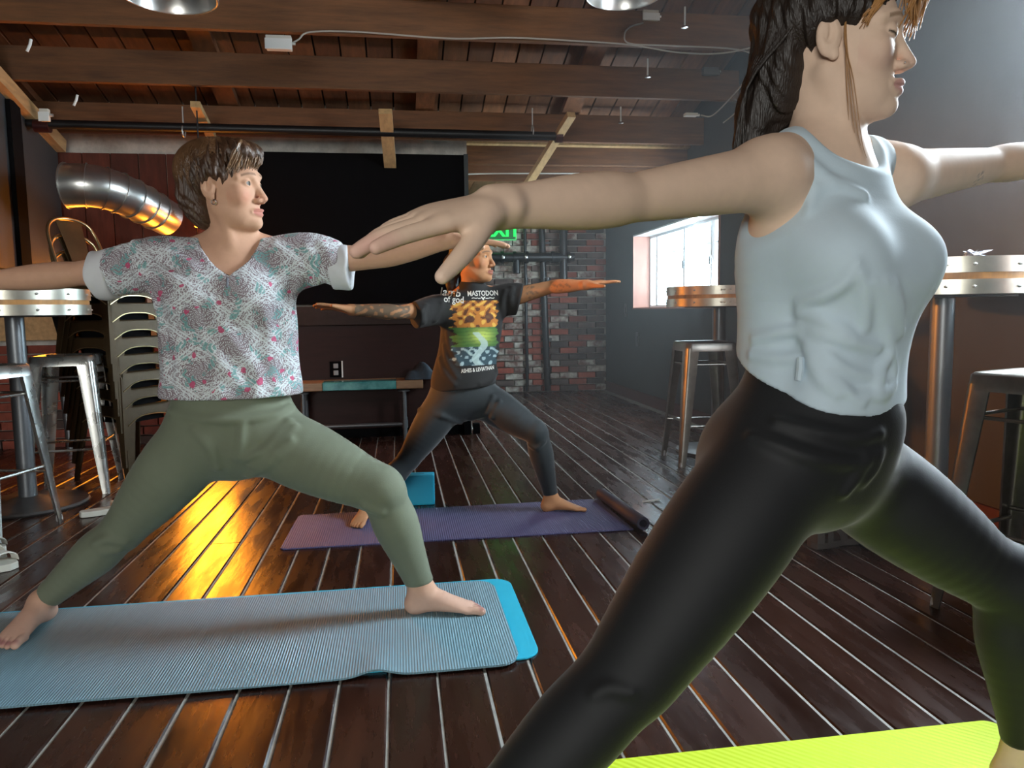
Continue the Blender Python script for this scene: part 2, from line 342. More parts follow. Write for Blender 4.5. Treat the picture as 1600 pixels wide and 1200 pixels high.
rw.box((LX, REARY - .1, 0), (rx0, REARY, 5.2)); rw.box((rx1, REARY - .1, 0), (WX, REARY, 5.2)); rw.box((rx0, REARY - .1, 0), (rx1, REARY, rz0)); rw.box((rx0, REARY - .1, rz1), (rx1, REARY, 5.2))
struct('wall_rear', M_wallgrey, rw, 'wall behind the viewer with a wide window')
# charcoal bulkhead hanging at the upper left, with its pine rake board
bh_pts = [at(-60, 250, 4.0), at(-60, 62, 4.0)]
BX = -2.35
blk = MB(); y0_, y1_ = 3.6, 5.85
blk.add([(BX, y0_, 1.25), (BX, y1_, 1.25), (BX, y1_, zb(y1_) - .02), (BX, y0_, zb(y0_) - .02), (BX - .9, y0_, 1.25), (BX - .9, y1_, 1.25), (BX - .9, y1_, zb(y1_) - .02), (BX - .9, y0_, zb(y0_) - .02)],
        [(0, 1, 2, 3), (7, 6, 5, 4), (0, 3, 7, 4), (1, 5, 6, 2), (3, 2, 6, 7), (0, 4, 5, 1)])
tr = struct('trim_1', M_wallgrey, blk, 'charcoal bulkhead under the roof at the far left')
MB().bar((BX + .03, y0_, zb(y0_) - .06), (BX + .03, y1_, zb(y1_) - .06), .06, .09).obj('rake_board', M_pine, tr)
MB().bar((BX + .02, y0_ + .25, zb(y0_) - .50), (BX + .02, 4.75, zb(4.75) - .16), .03, .05).obj('cleat', M_pine, tr)
for yy, w_ in ((4.55, .16), (5.15, .13)):
    MB().box((BX + .002, yy, 1.25), (BX + .03, yy + w_, zb(yy) - .12)).obj('dark_batten', M_black, tr)
MB().bar((BX + .035, 3.75, 2.2), (BX + .035, 4.6, 1.28), .05, .12).obj('dark_batten', M_black, tr)

# ------------------------------------------------------------------ fixed fittings
def fitting(name, label, cat, mb, m, smooth=False, bevel=0, group=None): return tag(mb.obj(name, m, None, smooth, bevel), label, cat, group)
# black screen over a half-height dark red partition
sc = thing('projector_screen', 'large matte black screen above the dark red partition', 'screen', (-.6, MIDY - .06, 1.0))
sx0 = at(392, 400, MIDY - .06)[0]; sx1 = at(731, 400, MIDY - .06)[0]
MB().box((sx0 + .6, -.03, .02), (sx1 + .6, .03, 1.135)).obj('screen_surface', M_black, sc)
MB().box((sx1 + .6 - .02, -.04, 0), (sx1 + .6 + .012, .035, 1.14)).obj('screen_frame', mat('dark_teal_edge', (.012, .018, .018), .5), sc)
hp = thing('half_wall', 'dark red stained half-height partition behind the bench', 'partition', (-.4, MIDY - .12, 0))
hx0 = at(400, 500, MIDY - .12)[0] + .4; hx1 = XR + .4
MB().box((hx0, -.03, .07), (hx1, .05, .86)).obj('panel', M_redwood, hp, bevel=.004)
MB().box((hx0, -.02, .0), (hx1, .05, .07)).obj('kick_board', M_black, hp)
MB().box((hx0, -.06, .86), (hx1 + .01, .06, 1.0)).obj('cap_board', mat('grey_brown_cap', (.035, .022, .018), .6, noise=.2, spec=.25), hp, bevel=.004)
for dx_ in (0, .075): MB().box((hx1 - .06 + dx_, -.09 + dx_ * .4, 0), (hx1 + dx_ - .01, -.03 + dx_ * .4, .14 - dx_ * .8)).obj('foot_block', M_black, hp, bevel=.003)
ol = thing('wall_outlet', 'black double outlet with a pale edge on the dark red partition', 'outlet', at(527, 577, MIDY - .155))
MB().box((-.055, -.006, -.06), (.03, .004, .06)).obj('plate', M_black, ol, bevel=.003)
MB().box((.032, -.008, -.062), (.042, .004, .062)).obj('bright_edge', M_whitepaint, ol)
for zc in (-.026, .026): MB().box((-.028, -.010, zc - .018), (.008, -.004, zc + .018)).obj('socket', mat('grey_socket', (.35, .35, .35), .5), ol, bevel=.004)

# exit sign
ex = at(784, 361, BACKY - .05); es = thing('exit_sign', 'green glowing EXIT sign on the far brick wall', 'sign', ex)
M_exitg = mat('green_glow', (.02, .5, .06), .4, emit=(.0, 1, .06), estr=1.3)
MB().box((-.165, -.01, -.105), (.165, .03, .105)).obj('sign_box', mat('dark_green_sign', (.006, .05, .015), .4, emit=(0, .3, .04), estr=.12), es, bevel=.006)
tm = text_mesh('EXIT', .20, .004, 'exit_lettering', bold=.004); link('lettering', tm, M_exitg, es, (0, -.016, 0), (math.pi / 2, 0, 0))
fr = MB()
for a, b in (((-.16, -.10), (.16, -.10)), ((-.16, .10), (.16, .10)), ((-.16, -.10), (-.16, .10)), ((.16, -.10), (.16, .10))): fr.tube([(a[0], -.014, a[1]), (b[0], -.014, b[1])], .003, 6)
fr.obj('glowing_rim', mat('green_rim', (.02, .3, .05), .4, emit=(.05, .8, .2), estr=.8), es)
l = bpy.data.lights.new('exit_glow', 'POINT'); l.energy = .08; l.color = (.05, 1, .15); l.shadow_soft_size = .1; lo = bpy.data.objects.new('exit_glow', l); COL.objects.link(lo); lo.location = (0, -.14, 0); lo.parent = es

# pipes on the far brick wall
PY = BACKY - .10
def vpipe(px0, py0, px1, py1, r, label, extra=None):
    a, b = at(px0, py0, PY), at(px1, py1, PY); t = thing('wall_pipe', label, 'pipe', (b[0], PY, 0), group=None)
    MB().tube([(a[0] - b[0], 0, 2.19), (0, 0, .02)], r, 14).obj('pipe', M_blackpipe, t, 40)
    for z in (.22, 1.25): MB().tube([(0, 0, z), (0, 0, z + .07)], r * 1.3, 14).obj('coupling', M_blackpipe, t, 40)
    for z in (.6, 1.7): MB().box((-r * 1.5, r * .6, z), (r * 1.5, .095, z + .03)).obj('bracket', M_blackpipe, t)
    return t
vpipe(845, 365, 856, 620, .038, 'thick black vertical pipe on the brick wall')
vpipe(820, 365, 824, 600, .018, 'thin black vertical pipe beside the white paint streak')
t = thing('valve_manifold', 'black horizontal pipe run with valves across the brick wall', 'pipe', at(840, 402, PY - .07))
MB().tube([(-.55, 0, 0), (.42, 0, 0)], .05, 14).obj('pipe', M_blackpipe, t, 40)
for dx_ in (-.42, -.28, -.14, .16, .34): MB().tube([(dx_, 0, 0), (dx_ + .03, 0, 0)], .068, 14).obj('flange', M_blackpipe, t, 40)
for dx_ in (-.40, -.14, .36): MB().lathe([(.0, .03), (.018, .022), (.026, 0), (.018, -.022), (.0, -.03)], (dx_, -.062, 0), 10).obj('chrome_plug', mat('chrome', (.7, .7, .7), .25, metal=1), t, 40)
MB().tube([(.30, 0, .32), (.30, 0, -.30)], .045, 14).obj('riser', M_blackpipe, t, 40)
MB().tube([(-.24, 0, 0), (-.24, 0, -.18)], .04, 12).obj('drop', M_blackpipe, t, 40)

# sprinkler pipe under the roof
p0, p1 = at(28, 193, 5.42), at(872, 213, 5.42); t = thing('sprinkler_pipe', 'long black sprinkler pipe running under the joists', 'pipe', (p0 + p1) / 2)
c_ = (p0 + p1) / 2; MB().tube([p0 - c_, p1 - c_], .030, 14).obj('pipe', M_blackpipe, t, 40)
MB().tube([p1 - c_ - [.02, 0, 0], p1 - c_ + [.03, 0, 0]], .045, 14).obj('end_cap', mat('dark_maroon_iron', (.05, .012, .012), .35, metal=.4), t, 40)
for px in (287, 832):
    q = at(px, 205, 5.42) - c_; mb = MB(); mb.tube(arc(q, .038, 0, 2 * math.pi, 16, (0, 1, 0)), .005, 6); mb.tube([q + [0, 0, .038], q + [0, 0, .16]], .005, 6); mb.obj('hanger', mat('galvanised_strap', (.55, .55, .53), .4, metal=.8), t, 40)
q = at(65, 197, 5.42) - c_; MB().tube([q - [.04, 0, 0], q + [.05, 0, 0]], .042, 12).obj('coupling', MATS['dark_maroon_iron'], t, 40)

# junction boxes, cable
M_box = mat('white_plastic_box', (.62, .58, .50), .5)
def jbox(px, py, Y, w, h, d, label, m=M_box):
    c = at(px, py, Y); t = thing('junction_box', label, 'junction box', c)
    MB().box((-w / 2, -d, -h / 2), (w / 2, 0, h / 2)).obj('box', m, t, bevel=.004); MB().box((-w / 2 - .004, -d - .008, -h / 2 - .004), (w / 2 + .004, -d, h / 2 - .02)).obj('cover', M_whitepaint if m is M_box else m, t, bevel=.002)
    MB().tube([(w / 2, -d / 2, -.0), (w / 2 + .02, -d / 2, 0)], .009, 8).obj('connector', mat('galvanised_strap', (.5, .5, .5), .4, metal=.8), t, 40); return t
jbox(437, 70, 4.59, .14, .075, .05, 'white junction box on the nearest full joist, left of centre')
jbox(1014, 27, 4.62, .10, .06, .04, 'white square junction box between joists beside the right pendant')
jbox(1077, 181, 5.13, .09, .02, .05, 'small white box under the joist near the dark wall')
jbox(1108, 113, 5.1, .11, .05, .04, 'dim grey box between the joists near the dark wall', mat('dim_grey_box', (.10, .10, .10), .6))
jbox(72, 181, 4.9, .05, .07, .03, 'small pale box above the sprinkler pipe at the left')
M_cable = mat('grey_cable', (.34, .31, .27), .5)
def cable(label, pts, r=.005, m=None):
    P = np.array([at(*p) for p in pts]); c = P.mean(0); Q = spline(P - c, 6); o = MB().tube(Q, r, 6).obj('cable', m or M_cable, None, True, loc=c); return tag(o, label, 'cable')
cable('pale cable sagging along the nearest full joist', [(452, 70, 4.57), (466, 62, 4.57), (485, 50, 4.57), (560, 50, 4.57), (700, 60, 4.57), (800, 59, 4.57), (900, 64, 4.57), (985, 70, 4.56), (1060, 82, 4.55), (1130, 83, 4.55), (1200, 68, 4.5)])
cable('cable looping down from the square box by the pendant', [(1005, 36, 4.6), (985, 42, 4.57), (976, 54, 4.56), (984, 68, 4.55), (1040, 71, 4.55), (1150, 77, 4.55), (1190, 92, 4.6)])
cable('cable hanging by the dark wall at the right', [(1200, 78, 4.5), (1165, 125, 4.7), (1135, 160, 4.9), (1112, 181, 5.05), (1095, 180, 5.1)])
cable('second thin cable beside the dark wall', [(1195, 95, 4.55), (1170, 145, 4.8), (1150, 175, 5.0), (1130, 192, 5.1)])
cable('thin white cable under the header board', [(405, 266, 6.06), (515, 270, 6.06), (575, 270, 6.06), (612, 273, 6.04), (625, 279, 6.03)], .006, mat('white_cable', (.6, .6, .55), .5))
cable('white cable along the header at the right of the screen', [(728, 274, 6.08), (735, 272, 6.06), (800, 271, 6.06), (905, 271, 6.06)], .006, MATS['white_cable'])
for i, (px, py, Y, lab) in enumerate([(1012, 118, 4.62, 'pale sprinkler drop below the second joist'), (970, 190, 5.15, 'small sprinkler head below the third joist'), (1070, 40, 4.15, 'dim sprinkler drop near the top right')]):
    c = at(px, py, Y); t = thing('sprinkler', lab, 'sprinkler', c)
    MB().tube([(0, 0, .10), (0, 0, .0)], .006, 8).obj('stem', mat('galvanised_strap', (.5, .5, .5), .4, metal=.8), t, 40); MB().lathe([(0, 0), (.016, -.004), (.020, -.012), (.0, -.016)], (0, 0, 0), 12).obj('deflector', MATS['chrome'], t, 40)
for px, py, Y, lab in ((43, 70, 4.58, 'small metal hook under the nearest joist at left'), (116, 156, 5.13, 'small metal hook under the second joist at left')):
    c = at(px, py, Y); tag(MB().tube([c + [.02, 0, .03], c + [.012, 0, .0], c + [0, 0, -.025], c + [-.005, 0, -.035]], .008, 8).obj('metal_hook', M_whitepaint, None, True), lab, 'hook')

# wall plates on the charcoal wall
for px, py, lab in ((978, 485, 'dim switch plate on the charcoal wall left of the window'), (996, 530, 'dim outlet on the charcoal wall under the window')):
    r = CR @ np.array([px - 800.0, 600.0 - py, F_PX]); c = np.array([0, 0, CAM_H]) + r * ((WX - .004) / r[0])
    t = thing('wall_plate', lab, 'wall plate', c); MB().box((-.006, -.045, -.07), (.004, .045, .07)).obj('plate', mat('dark_plate', (.03, .03, .03), .3), t, bevel=.003); MB().box((-.012, -.015, -.03), (-.005, .015, .03)).obj('insert', mat('dark_plate', (.03, .03, .03), .3), t)

# spiral duct
t = thing('spiral_duct', 'galvanised spiral duct curving down behind the woman in the floral top', 'duct', at(150, 300, 5.0))
c_ = at(150, 300, 5.0); ctr = [at(104, 290, 4.9), at(135, 290, 4.9), at(170, 296, 4.95), at(205, 310, 5.05), at(235, 326, 5.2), at(262, 341, 5.35)]
Q = spline(np.array(ctr) - c_, 10); M_duct = mat('galvanised_duct', (.55, .55, .53), .32, metal=.95, noise=.15, nscale=8)
MB().tube(Q, [.128 - .012 * i / len(Q) for i in range(len(Q))], 28).obj('duct_shell', M_duct, t, 60)
for i in (0, 10, 18, 24, 30, 36, 42): MB().tube([Q[i], Q[i] + (Q[i + 1] - Q[i]) * .35], .136 - .012 * i / len(Q), 28).obj('seam_band', M_duct, t, 60)

# thin haze volume added to stand in for the window glare
hz = MB().box((.62, 1.75, .0015), (WX - .03, BACKY - .13, 2.1)).obj('haze', None); tag(hz, 'thin luminous haze hanging in the room', 'haze', None, 'stuff')
hm = bpy.data.materials.new('thin_haze'); hm.use_nodes = True; N, L = nt_of(hm); N.remove(N['Principled BSDF']); vs = N.new('ShaderNodeVolumeScatter'); vs.inputs['Color'].default_value = (.92, .97, 1, 1); vs.inputs['Density'].default_value = .022; vs.inputs['Anisotropy'].default_value = .45; L.new(vs.outputs[0], N['Material Output'].inputs['Volume']); hz.data.materials.append(hm)
# ------------------------------------------------------------------ lamps
M_lampin = mat('brushed_lamp_metal', (.62, .62, .60), .30, metal=.9)
def pendant(px, py, Y, R, label, bulbcol, power):
    c = at(px, py, Y); t = thing('pendant_lamp', label, 'lamp', c); top = zb(Y) + JD
    prof = [(R, 0), (R * .97, .03), (R * .82, .085), (R * .55, .14), (R * .22, .175), (R * .2, .24), (.0, .245)]
    inn = [(r - .004 if r > .01 else 0, z - .003) for r, z in prof]
    mb = MB(); n = 40; mb.lathe(inn[::-1] + prof, (0, 0, 0), n); mb.obj('shade', M_lampin, t, 50)
    MB().tube(arc((0, 0, 0), R, 0, 2 * math.pi, 40, (1, 0, 0), (0, 1, 0)), .005, 8).obj('rim', M_lampin, t, True)
    MB().tube([(0, 0, .24), (0, 0, top - c[2])], .006, 8).obj('cord', M_blackpipe, t)
    MB().lathe([(0, .155), (.02, .15), (.032, .115), (.03, .09), (.0, .07)], (0, 0, 0), 16).obj('bulb', mat('amber_bulb', (.9, .5, .2), .3, emit=(1, .42, .08), estr=.12), t, True)
    if power:
        l = bpy.data.lights.new('pendant_light', 'POINT'); l.energy = power; l.color = bulbcol; l.shadow_soft_size = .04; o = bpy.data.objects.new('pendant_light', l); COL.objects.link(o); o.parent = t; o.location = (0, 0, .04)
    return t
pendant(264, -6, 3.35, .185, 'silver dome pendant at the top left with an orange glint', (1, .42, .10), 0)
pendant(975, -8, 3.75, .185, 'silver dome pendant at the top, right of centre', (1, .62, .30), 0)
# heat lamp hanging before the rust boards
c = at(317, 354, 5.25); t = thing('amber_lamp', 'small amber lamp glowing behind the ear of the woman in the floral top', 'lamp', c)
MB().lathe([(.055, 0), (.05, .03), (.02, .07), (.012, .10), (0, .10)], (0, 0, 0), 20).obj('shade', mat('dark_shade', (.03, .01, .008), .5), t, True)
MB().lathe([(0, .004), (.048, .002), (.048, -.004), (0, -.008)], (0, 0, 0), 20).obj('glowing_lens', mat('amber_lens', (1, .4, .05), .4, emit=(1, .22, .01), estr=9), t, True)
MB().tube([(0, 0, .10), (0, 0, zb(5.25) + .1 - c[2])], .005, 6).obj('cord', M_blackpipe, t)
l = bpy.data.lights.new('amber_lamp_light', 'POINT'); l.energy = 4.5; l.color = (1, .26, .03); l.shadow_soft_size = .05; o = bpy.data.objects.new('amber_lamp_light', l); COL.objects.link(o); o.parent = t; o.location = (0, 0, -.04)
# assumed amber spotlight, added on the left wall, just outside the picture, aimed across the room to light the far woman orange
t = thing('wall_spotlight', 'amber spotlight on the left wall', 'lamp', (LX + .03, 3.45, 1.62)); aim = np.array([.30, 3.40, 1.08]) - np.array([LX + .03, 3.45, 1.62]); aim /= np.linalg.norm(aim)
MB().tube([aim * .06, aim * .10, aim * .22], [.03, .06, .065], 20, False).obj('lamp_can', M_blackpipe, t, 40)
MB().box((-.03, -.05, -.05), (.0, .05, .05)).obj('back_plate', M_blackpipe, t, bevel=.004); MB().tube([(0, 0, 0), aim * .07], .014, 8).obj('swivel', M_blackpipe, t, 40)
MB().tube([aim * .12, aim * .125], .05, 20).obj('glowing_lens', mat('amber_spot_lens', (1, .5, .1), .4, emit=(1, .35, .05), estr=5), t, 40)
l = bpy.data.lights.new('spot_beam', 'SPOT'); l.energy = 330; l.color = (1, .33, .05); l.shadow_soft_size = .05; l.spot_size = math.radians(27); l.spot_blend = .5; o = bpy.data.objects.new('spot_beam', l); COL.objects.link(o); o.parent = t; o.location = Vector(aim * .2); o.rotation_euler = Vector(aim).to_track_quat('-Z', 'Y').to_euler()

# ------------------------------------------------------------------ barrel tables
M_band = mat('galvanised_band', (.56, .54, .46), .34, metal=.85, noise=.25, nscale=7)
M_barrel = mat('golden_barrel_wood', (.50, .25, .08), .45, noise=.3, nscale=6, stretch=(6, 6, 1))
M_pole = mat('grey_steel_pole', (.16, .17, .18), .38, metal=.7)
M_base = mat('dull_iron_base', (.09, .085, .082), .45, metal=.6, noise=.3, nscale=9)
M_rivet = mat('rivet_steel', (.62, .62, .58), .4, metal=.25)
RIVET = MB().lathe([(.0, .0062), (.006, .0035), (.008, 0), (.006, -.0035), (0, -.0062)], (0, 0, 0), 8).mesh('rivet', 40)
def barrel_table(x, y, label, overlap_ang, dz=0):
    t = thing('barrel_table', label, 'table', (x, y, 0), group='bar tables with banded round tops'); R = .335; z0, z1 = .960 + dz, 1.085 + dz
    MB().lathe([(0, z0 + .01), (R - .012, z0 + .01), (R - .004, z0 + .02), (R - .004, z1 - .015), (R - .012, z1), (0, z1)], (0, 0, 0), 56).obj('table_top', M_barrel, t, 40)
    for za, zc in ((z0, z0 + .050), (z1 - .052, z1 + .002)):
        b = MB().lathe([(R - .004, za), (R + .003, za), (R + .003, zc), (R - .004, zc), (R - .004, za)], (0, 0, 0), 56).obj('steel_band', M_band, t, 40)
        for a in [overlap_ang + .05, overlap_ang + .10, overlap_ang + .20] + [overlap_ang + k * 2 * math.pi / 14 for k in range(1, 14)]:
            o = link('rivet', RIVET, M_rivet, b, ((R + .004) * math.cos(a), (R + .004) * math.sin(a), (za + zc) / 2))
        pl = MB(); aa = [overlap_ang + .045 + i * .03 for i in range(10)]
        V = []; 
        for a in aa:
            for rr in (R + .0032, R + .0062): V += [(rr * math.cos(a), rr * math.sin(a), za + .002), (rr * math.cos(a), rr * math.sin(a), zc - .002)]
        Fc = []
        for i in range(len(aa) - 1):
            o4 = i * 4; Fc += [(o4, o4 + 4, o4 + 5, o4 + 1), (o4 + 2, o4 + 3, o4 + 7, o4 + 6), (o4 + 1, o4 + 5, o4 + 7, o4 + 3), (o4, o4 + 2, o4 + 6, o4 + 4)]
        Fc += [(0, 1, 3, 2), (len(V) - 4, len(V) - 2, len(V) - 1, len(V) - 3)]
        pl.add(V, Fc).obj('band_lap', M_band, b, 40)
    MB().tube([(0, 0, .03), (0, 0, z0 + .012)], .042, 24).obj('pole', M_pole, t, 40)
    MB().lathe([(0, .0), (.27, .0), (.275, .008), (.268, .018), (.10, .030), (.055, .05), (0, .05)], (0, 0, 0), 48).obj('base_plate', M_base, t, 40)
    MB().box((-.17, -.17, z0 - .008), (.17, .17, z0 + .011)).obj('mount_plate', M_base, t)
    return t
barrel_table(-1.885, 4.06, 'banded round bar table at the left, by the floral top woman\'s outstretched arm', -2.2)
barrel_table(2.06, 2.60, 'banded round bar table at the right edge, with riveted lapped steel bands', -2.42, .025)
barrel_table(2.075, 4.66, 'banded round bar table in silhouette under the bright window', -2.0)
# clear wrapper left on the right table
c = np.array([2.06, 2.46, 1.113]); mb = MB()
for k in range(12):
    a = random.uniform(0, 6.28); p = c + [random.uniform(-.03, .03), random.uniform(-.02, .02), random.uniform(.003, .03)]
    d1 = np.array([math.cos(a), math.sin(a) * .5, random.uniform(-.3, .5)]) * .04; d2 = np.array([-math.sin(a), math.cos(a), .4]) * .022
    mb.add([p - d1 * .6, p + d2, p + d1, p - d2 + [0, 0, .004]], [(0, 1, 2), (0, 2, 3)])
tag(mb.obj('plastic_wrapper', mat('clear_crumpled_plastic', (.42, .44, .52), .2, spec=.8)), 'crumpled clear wrapper on the right bar table', 'wrapper')

# ------------------------------------------------------------------ metal stools
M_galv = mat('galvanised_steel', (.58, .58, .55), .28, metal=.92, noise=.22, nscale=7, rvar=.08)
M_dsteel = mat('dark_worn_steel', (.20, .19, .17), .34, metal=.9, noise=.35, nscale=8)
def stool(m, seat=.305, base=.41, H=.745):
    t = thing('metal_stool', '', 'stool'); s = seat / 2; b = base / 2
    sk = MB(); o1 = rrect(-s, -s, s, s, .035); o2 = rrect(-s - .006, -s - .006, s + .006, s + .006, .038); n = len(o1)
    V = [(x, y, H - .012) for x, y in rrect(-s + .03, -s + .03, s - .03, s - .03, .03)] + [(x, y, H - .002) for x, y in rrect(-s + .02, -s + .02, s - .02, s - .02, .03)] + [(x, y, H) for x, y in rrect(-s + .008, -s + .008, s - .008, s - .008, .035)] + [(x, y, H - .008) for x, y in o1] + [(x, y, H - .055) for x, y in o2] + [(x * .985, y * .985, H - .055) for x, y in o2] + [(x * .97, y * .97, H - .02) for x, y in o1]
    Fc = [tuple(range(n))]
    for r in range(6):
        for k in range(n): Fc.append((r * n + k, r * n + (k + 1) % n, (r + 1) * n + (k + 1) % n, (r + 1) * n + k))
    Fc.append(tuple(range(6 * n, 7 * n)))
    sk.add(V, Fc); sk.obj('seat', m, t, 50)
    for sx in (-1, 1):
        for sy in (-1, 1):
            # folded-sheet leg: a rounded outer spine with two tapering flanges
            mb = MB(); top = np.array([sx * s, sy * s, H - .035]); bot = np.array([sx * b, sy * b, .0]); sec = []
            for q, w in ((0, .075), (.25, .066), (.5, .056), (.75, .045), (.97, .034), (1, .032)):
                p = top + (bot - top) * q; r = w * .30
                ring = [(-w, -.003), (-w, .003), (-r, .004)] + []
                e = [p + np.array([-sx * w, sy * .003, 0]), p + np.array([-sx * r, sy * .003, 0]), p + np.array([-sx * r * .3, -sy * r * .3 + sy * .003, 0]) * 1, p + np.array([sx * .003, -sy * r, 0]), p + np.array([sx * .003, -sy * w, 0]),
                     p + np.array([-sx * .004, -sy * w, 0]), p + np.array([-sx * .004, -sy * r, 0]), p + np.array([-sx * (r * .3 + .005), -sy * (r * .3 + .003), 0]), p + np.array([-sx * r, -sy * .004, 0]), p + np.array([-sx * w, -sy * .004, 0])]
                sec.append(e)
            V = [v for e in sec for v in e]; m_ = 10; Fc = [(i * m_ + k, i * m_ + (k + 1) % m_, (i + 1) * m_ + (k + 1) % m_, (i + 1) * m_ + k) for i in range(len(sec) - 1) for k in range(m_)]
            Fc += [tuple(range(m_)), tuple(range((len(sec) - 1) * m_, len(sec) * m_))]; mb.add(V, Fc); lg = mb.obj('leg', m, t, 50)
            MB().lathe([(0, 0), (.014, 0), (.015, .012), (.012, .03), (0, .03)], (sx * (b - .012), sy * (b - .012), .0), 10).obj('foot_cap', mat('rubber_grey', (.35, .35, .35), .6), lg, 40)
    q = .66; w = s + (b - s) * q - .012; zf = (H - .035) * (1 - q)
    for a, c in (((-w, -w), (w, -w)), ((-w, w), (w, w))): MB().tube([(*a, zf), (*c, zf)], .0075, 8).obj('footrest', m, t, 40)
    for a, c in (((-w, -w), (-w, w)), ((w, -w), (w, w))): MB().tube([(*a, zf + .03), (*c, zf + .03)], .0075, 8).obj('footrest', m, t, 40)
    q = .14; w = s + (b - s) * q - .012; z_ = (H - .035) * (1 - q)
    for a, c in (((-w, -w), (w, -w)), ((-w, w), (w, w)), ((-w, -w), (-w, w)), ((w, -w), (w, w))): MB().tube([(*a, z_), (*c, z_)], .006, 8).obj('brace', m, t, 40)
    return t
def put(t, x, y, rz, label, group=None):
    t.location = (x, y, 0); t.rotation_euler = (0, 0, rz); t['label'] = label
    if group: t['group'] = group
    return t
s1 = stool(M_galv); G = 'square metal bar stools'
put(s1, -1.80, 4.42, math.radians(8), 'shiny galvanised bar stool under the left table, next to the chair stack', G)
put(copy_tree(s1), -1.83, 3.57, math.radians(-14), 'shiny galvanised bar stool cut off by the left edge, nearest the white shoe', G)
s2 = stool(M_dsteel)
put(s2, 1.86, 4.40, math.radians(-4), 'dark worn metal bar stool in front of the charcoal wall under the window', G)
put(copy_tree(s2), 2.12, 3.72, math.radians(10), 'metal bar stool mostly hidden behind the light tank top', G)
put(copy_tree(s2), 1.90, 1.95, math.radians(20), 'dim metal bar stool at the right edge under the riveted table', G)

# ------------------------------------------------------------------ stacked metal chairs
M_brass = mat('tan_bronze_steel', (.060, .038, .017), .45, metal=.35, noise=.25, nscale=8, spec=.25)
M_brass2 = mat('bright_bronze_edge', (.46, .36, .20), .28, metal=.95)
def chair():
    t = thing('metal_chair', '', 'chair'); H = .44; s = .18; b = .215
    # seat pan
    out = rrect(-s, -s, s, s, .06); n = len(out); V = [(x * .86, y * .86, H - .010) for x, y in out] + [(x * .96, y * .96, H) for x, y in out] + [(x, y, H - .006) for x, y in out] + [(x, y, H - .018) for x, y in out] + [(x * .95, y * .95, H - .02) for x, y in out]
    Fc = [tuple(range(n))] + [(r * n + k, r * n + (k + 1) % n, (r + 1) * n + (k + 1) % n, (r + 1) * n + k) for r in range(4) for k in range(n)] + [tuple(range(4 * n, 5 * n))]
    MB().add(V, Fc).obj('seat', M_brass, t, 50)
    # arched aprons below the seat edge on four sides
    for side in range(4):
        ca, sa = [(1, 0), (0, 1), (-1, 0), (0, -1)][side]
        V = []; Fc = []; N_ = 12
        for i in range(N_ + 1):
            u = -1 + 2 * i / N_; depth = .046 + .052 * abs(u) ** 3
            for k, z in ((0, H - .012), (1, H - .012 - depth)):
                fl_ = (H - z) * .09
                for off in (0, -.003):
                    x, y = s + fl_ + off, u * (s - .012 + (fl_ if abs(u) > .9 else 0)); V.append((x * ca - y * sa, x * sa + y * ca, z))
        for i in range(N_):
            o4 = i * 4; Fc += [(o4, o4 + 4, o4 + 6, o4 + 2), (o4 + 1, o4 + 3, o4 + 7, o4 + 5), (o4 + 2, o4 + 6, o4 + 7, o4 + 3), (o4, o4 + 1, o4 + 5, o4 + 4)]
        ap = MB().add(V, Fc).obj('apron', M_brass, t, 50)
        MB().tube([V[i * 4 + 2] for i in range(N_ + 1)], .0035, 6).obj('rolled_edge', M_brass2, ap, True)
    for sx in (-1, 1):
        for sy in (-1, 1):
            top = np.array([sx * (s - .004), sy * (s - .004), H - .03]); bot = np.array([sx * b, sy * b, 0]); mb = MB(); sec = []
            for q, w in ((0, .062), (.3, .050), (.6, .040), (1, .026)):
                p = top + (bot - top) * q
                sec.append([p + np.array([-sx * w, sy * .006, 0]), p + np.array([sx * .004, sy * .006, 0]), p + np.array([sx * .006, -sy * w, 0]), p + np.array([-sx * .002, -sy * w, 0]), p + np.array([-sx * .006, -sy * .006, 0]), p + np.array([-sx * w, -sy * .001, 0])])
            V = [v for e in sec for v in e]; Fc = [(i * 6 + k, i * 6 + (k + 1) % 6, (i + 1) * 6 + (k + 1) % 6, (i + 1) * 6 + k) for i in range(3) for k in range(6)] + [tuple(range(6)), tuple(range(18, 24))]
            mb.add(V, Fc).obj('leg', M_brass, t, 40)
    MB().prism(rrect(-s + .035, -s + .035, s - .035, s - .035, .05), H - .10, H - .022).obj('under_pan', M_black, t)  # solid dark block putting shade into the arch gaps of the aprons
    # back hoop of round tube leaning backwards (-X) and the splat inside it
    hp = spline([(-s + .02, -s + .02, H - .03), (-s - .02, -s + .012, H + .10), (-s - .095, -s + .02, H + .30), (-s - .125, -s + .07, H + .385), (-s - .14, 0, H + .41), (-s - .125, s - .07, H + .385), (-s - .095, s - .02, H + .30), (-s - .02, s - .012, H + .10), (-s + .02, s - .02, H - .03)], 6)
    MB().tube(hp, .0105, 10).obj('back_hoop', M_brass2, t, True)
    V = []; K = [(-s + .005, .055, H), (-s - .03, .062, H + .13), (-s - .075, .07, H + .26), (-s - .125, .085, H + .395)]
    for x, w, z in K: V += [(x, -w, z), (x, w, z), (x - .004, -w, z), (x - .004, w, z)]
    Fc = []
    for i in range(3): o4 = i * 4; Fc += [(o4, o4 + 1, o4 + 5, o4 + 4), (o4 + 3, o4 + 2, o4 + 6, o4 + 7), (o4, o4 + 4, o4 + 6, o4 + 2), (o4 + 1, o4 + 3, o4 + 7, o4 + 5)]
    Fc += [(0, 2, 3, 1), (12, 13, 15, 14)]
    MB().add(V, Fc).obj('splat', M_brass, t)
    return t
base_c = chair(); NCH = 8; ordn = ['lowest', 'second lowest', 'third', 'fourth', 'fourth from the top', 'third from the top', 'second from the top', 'topmost']
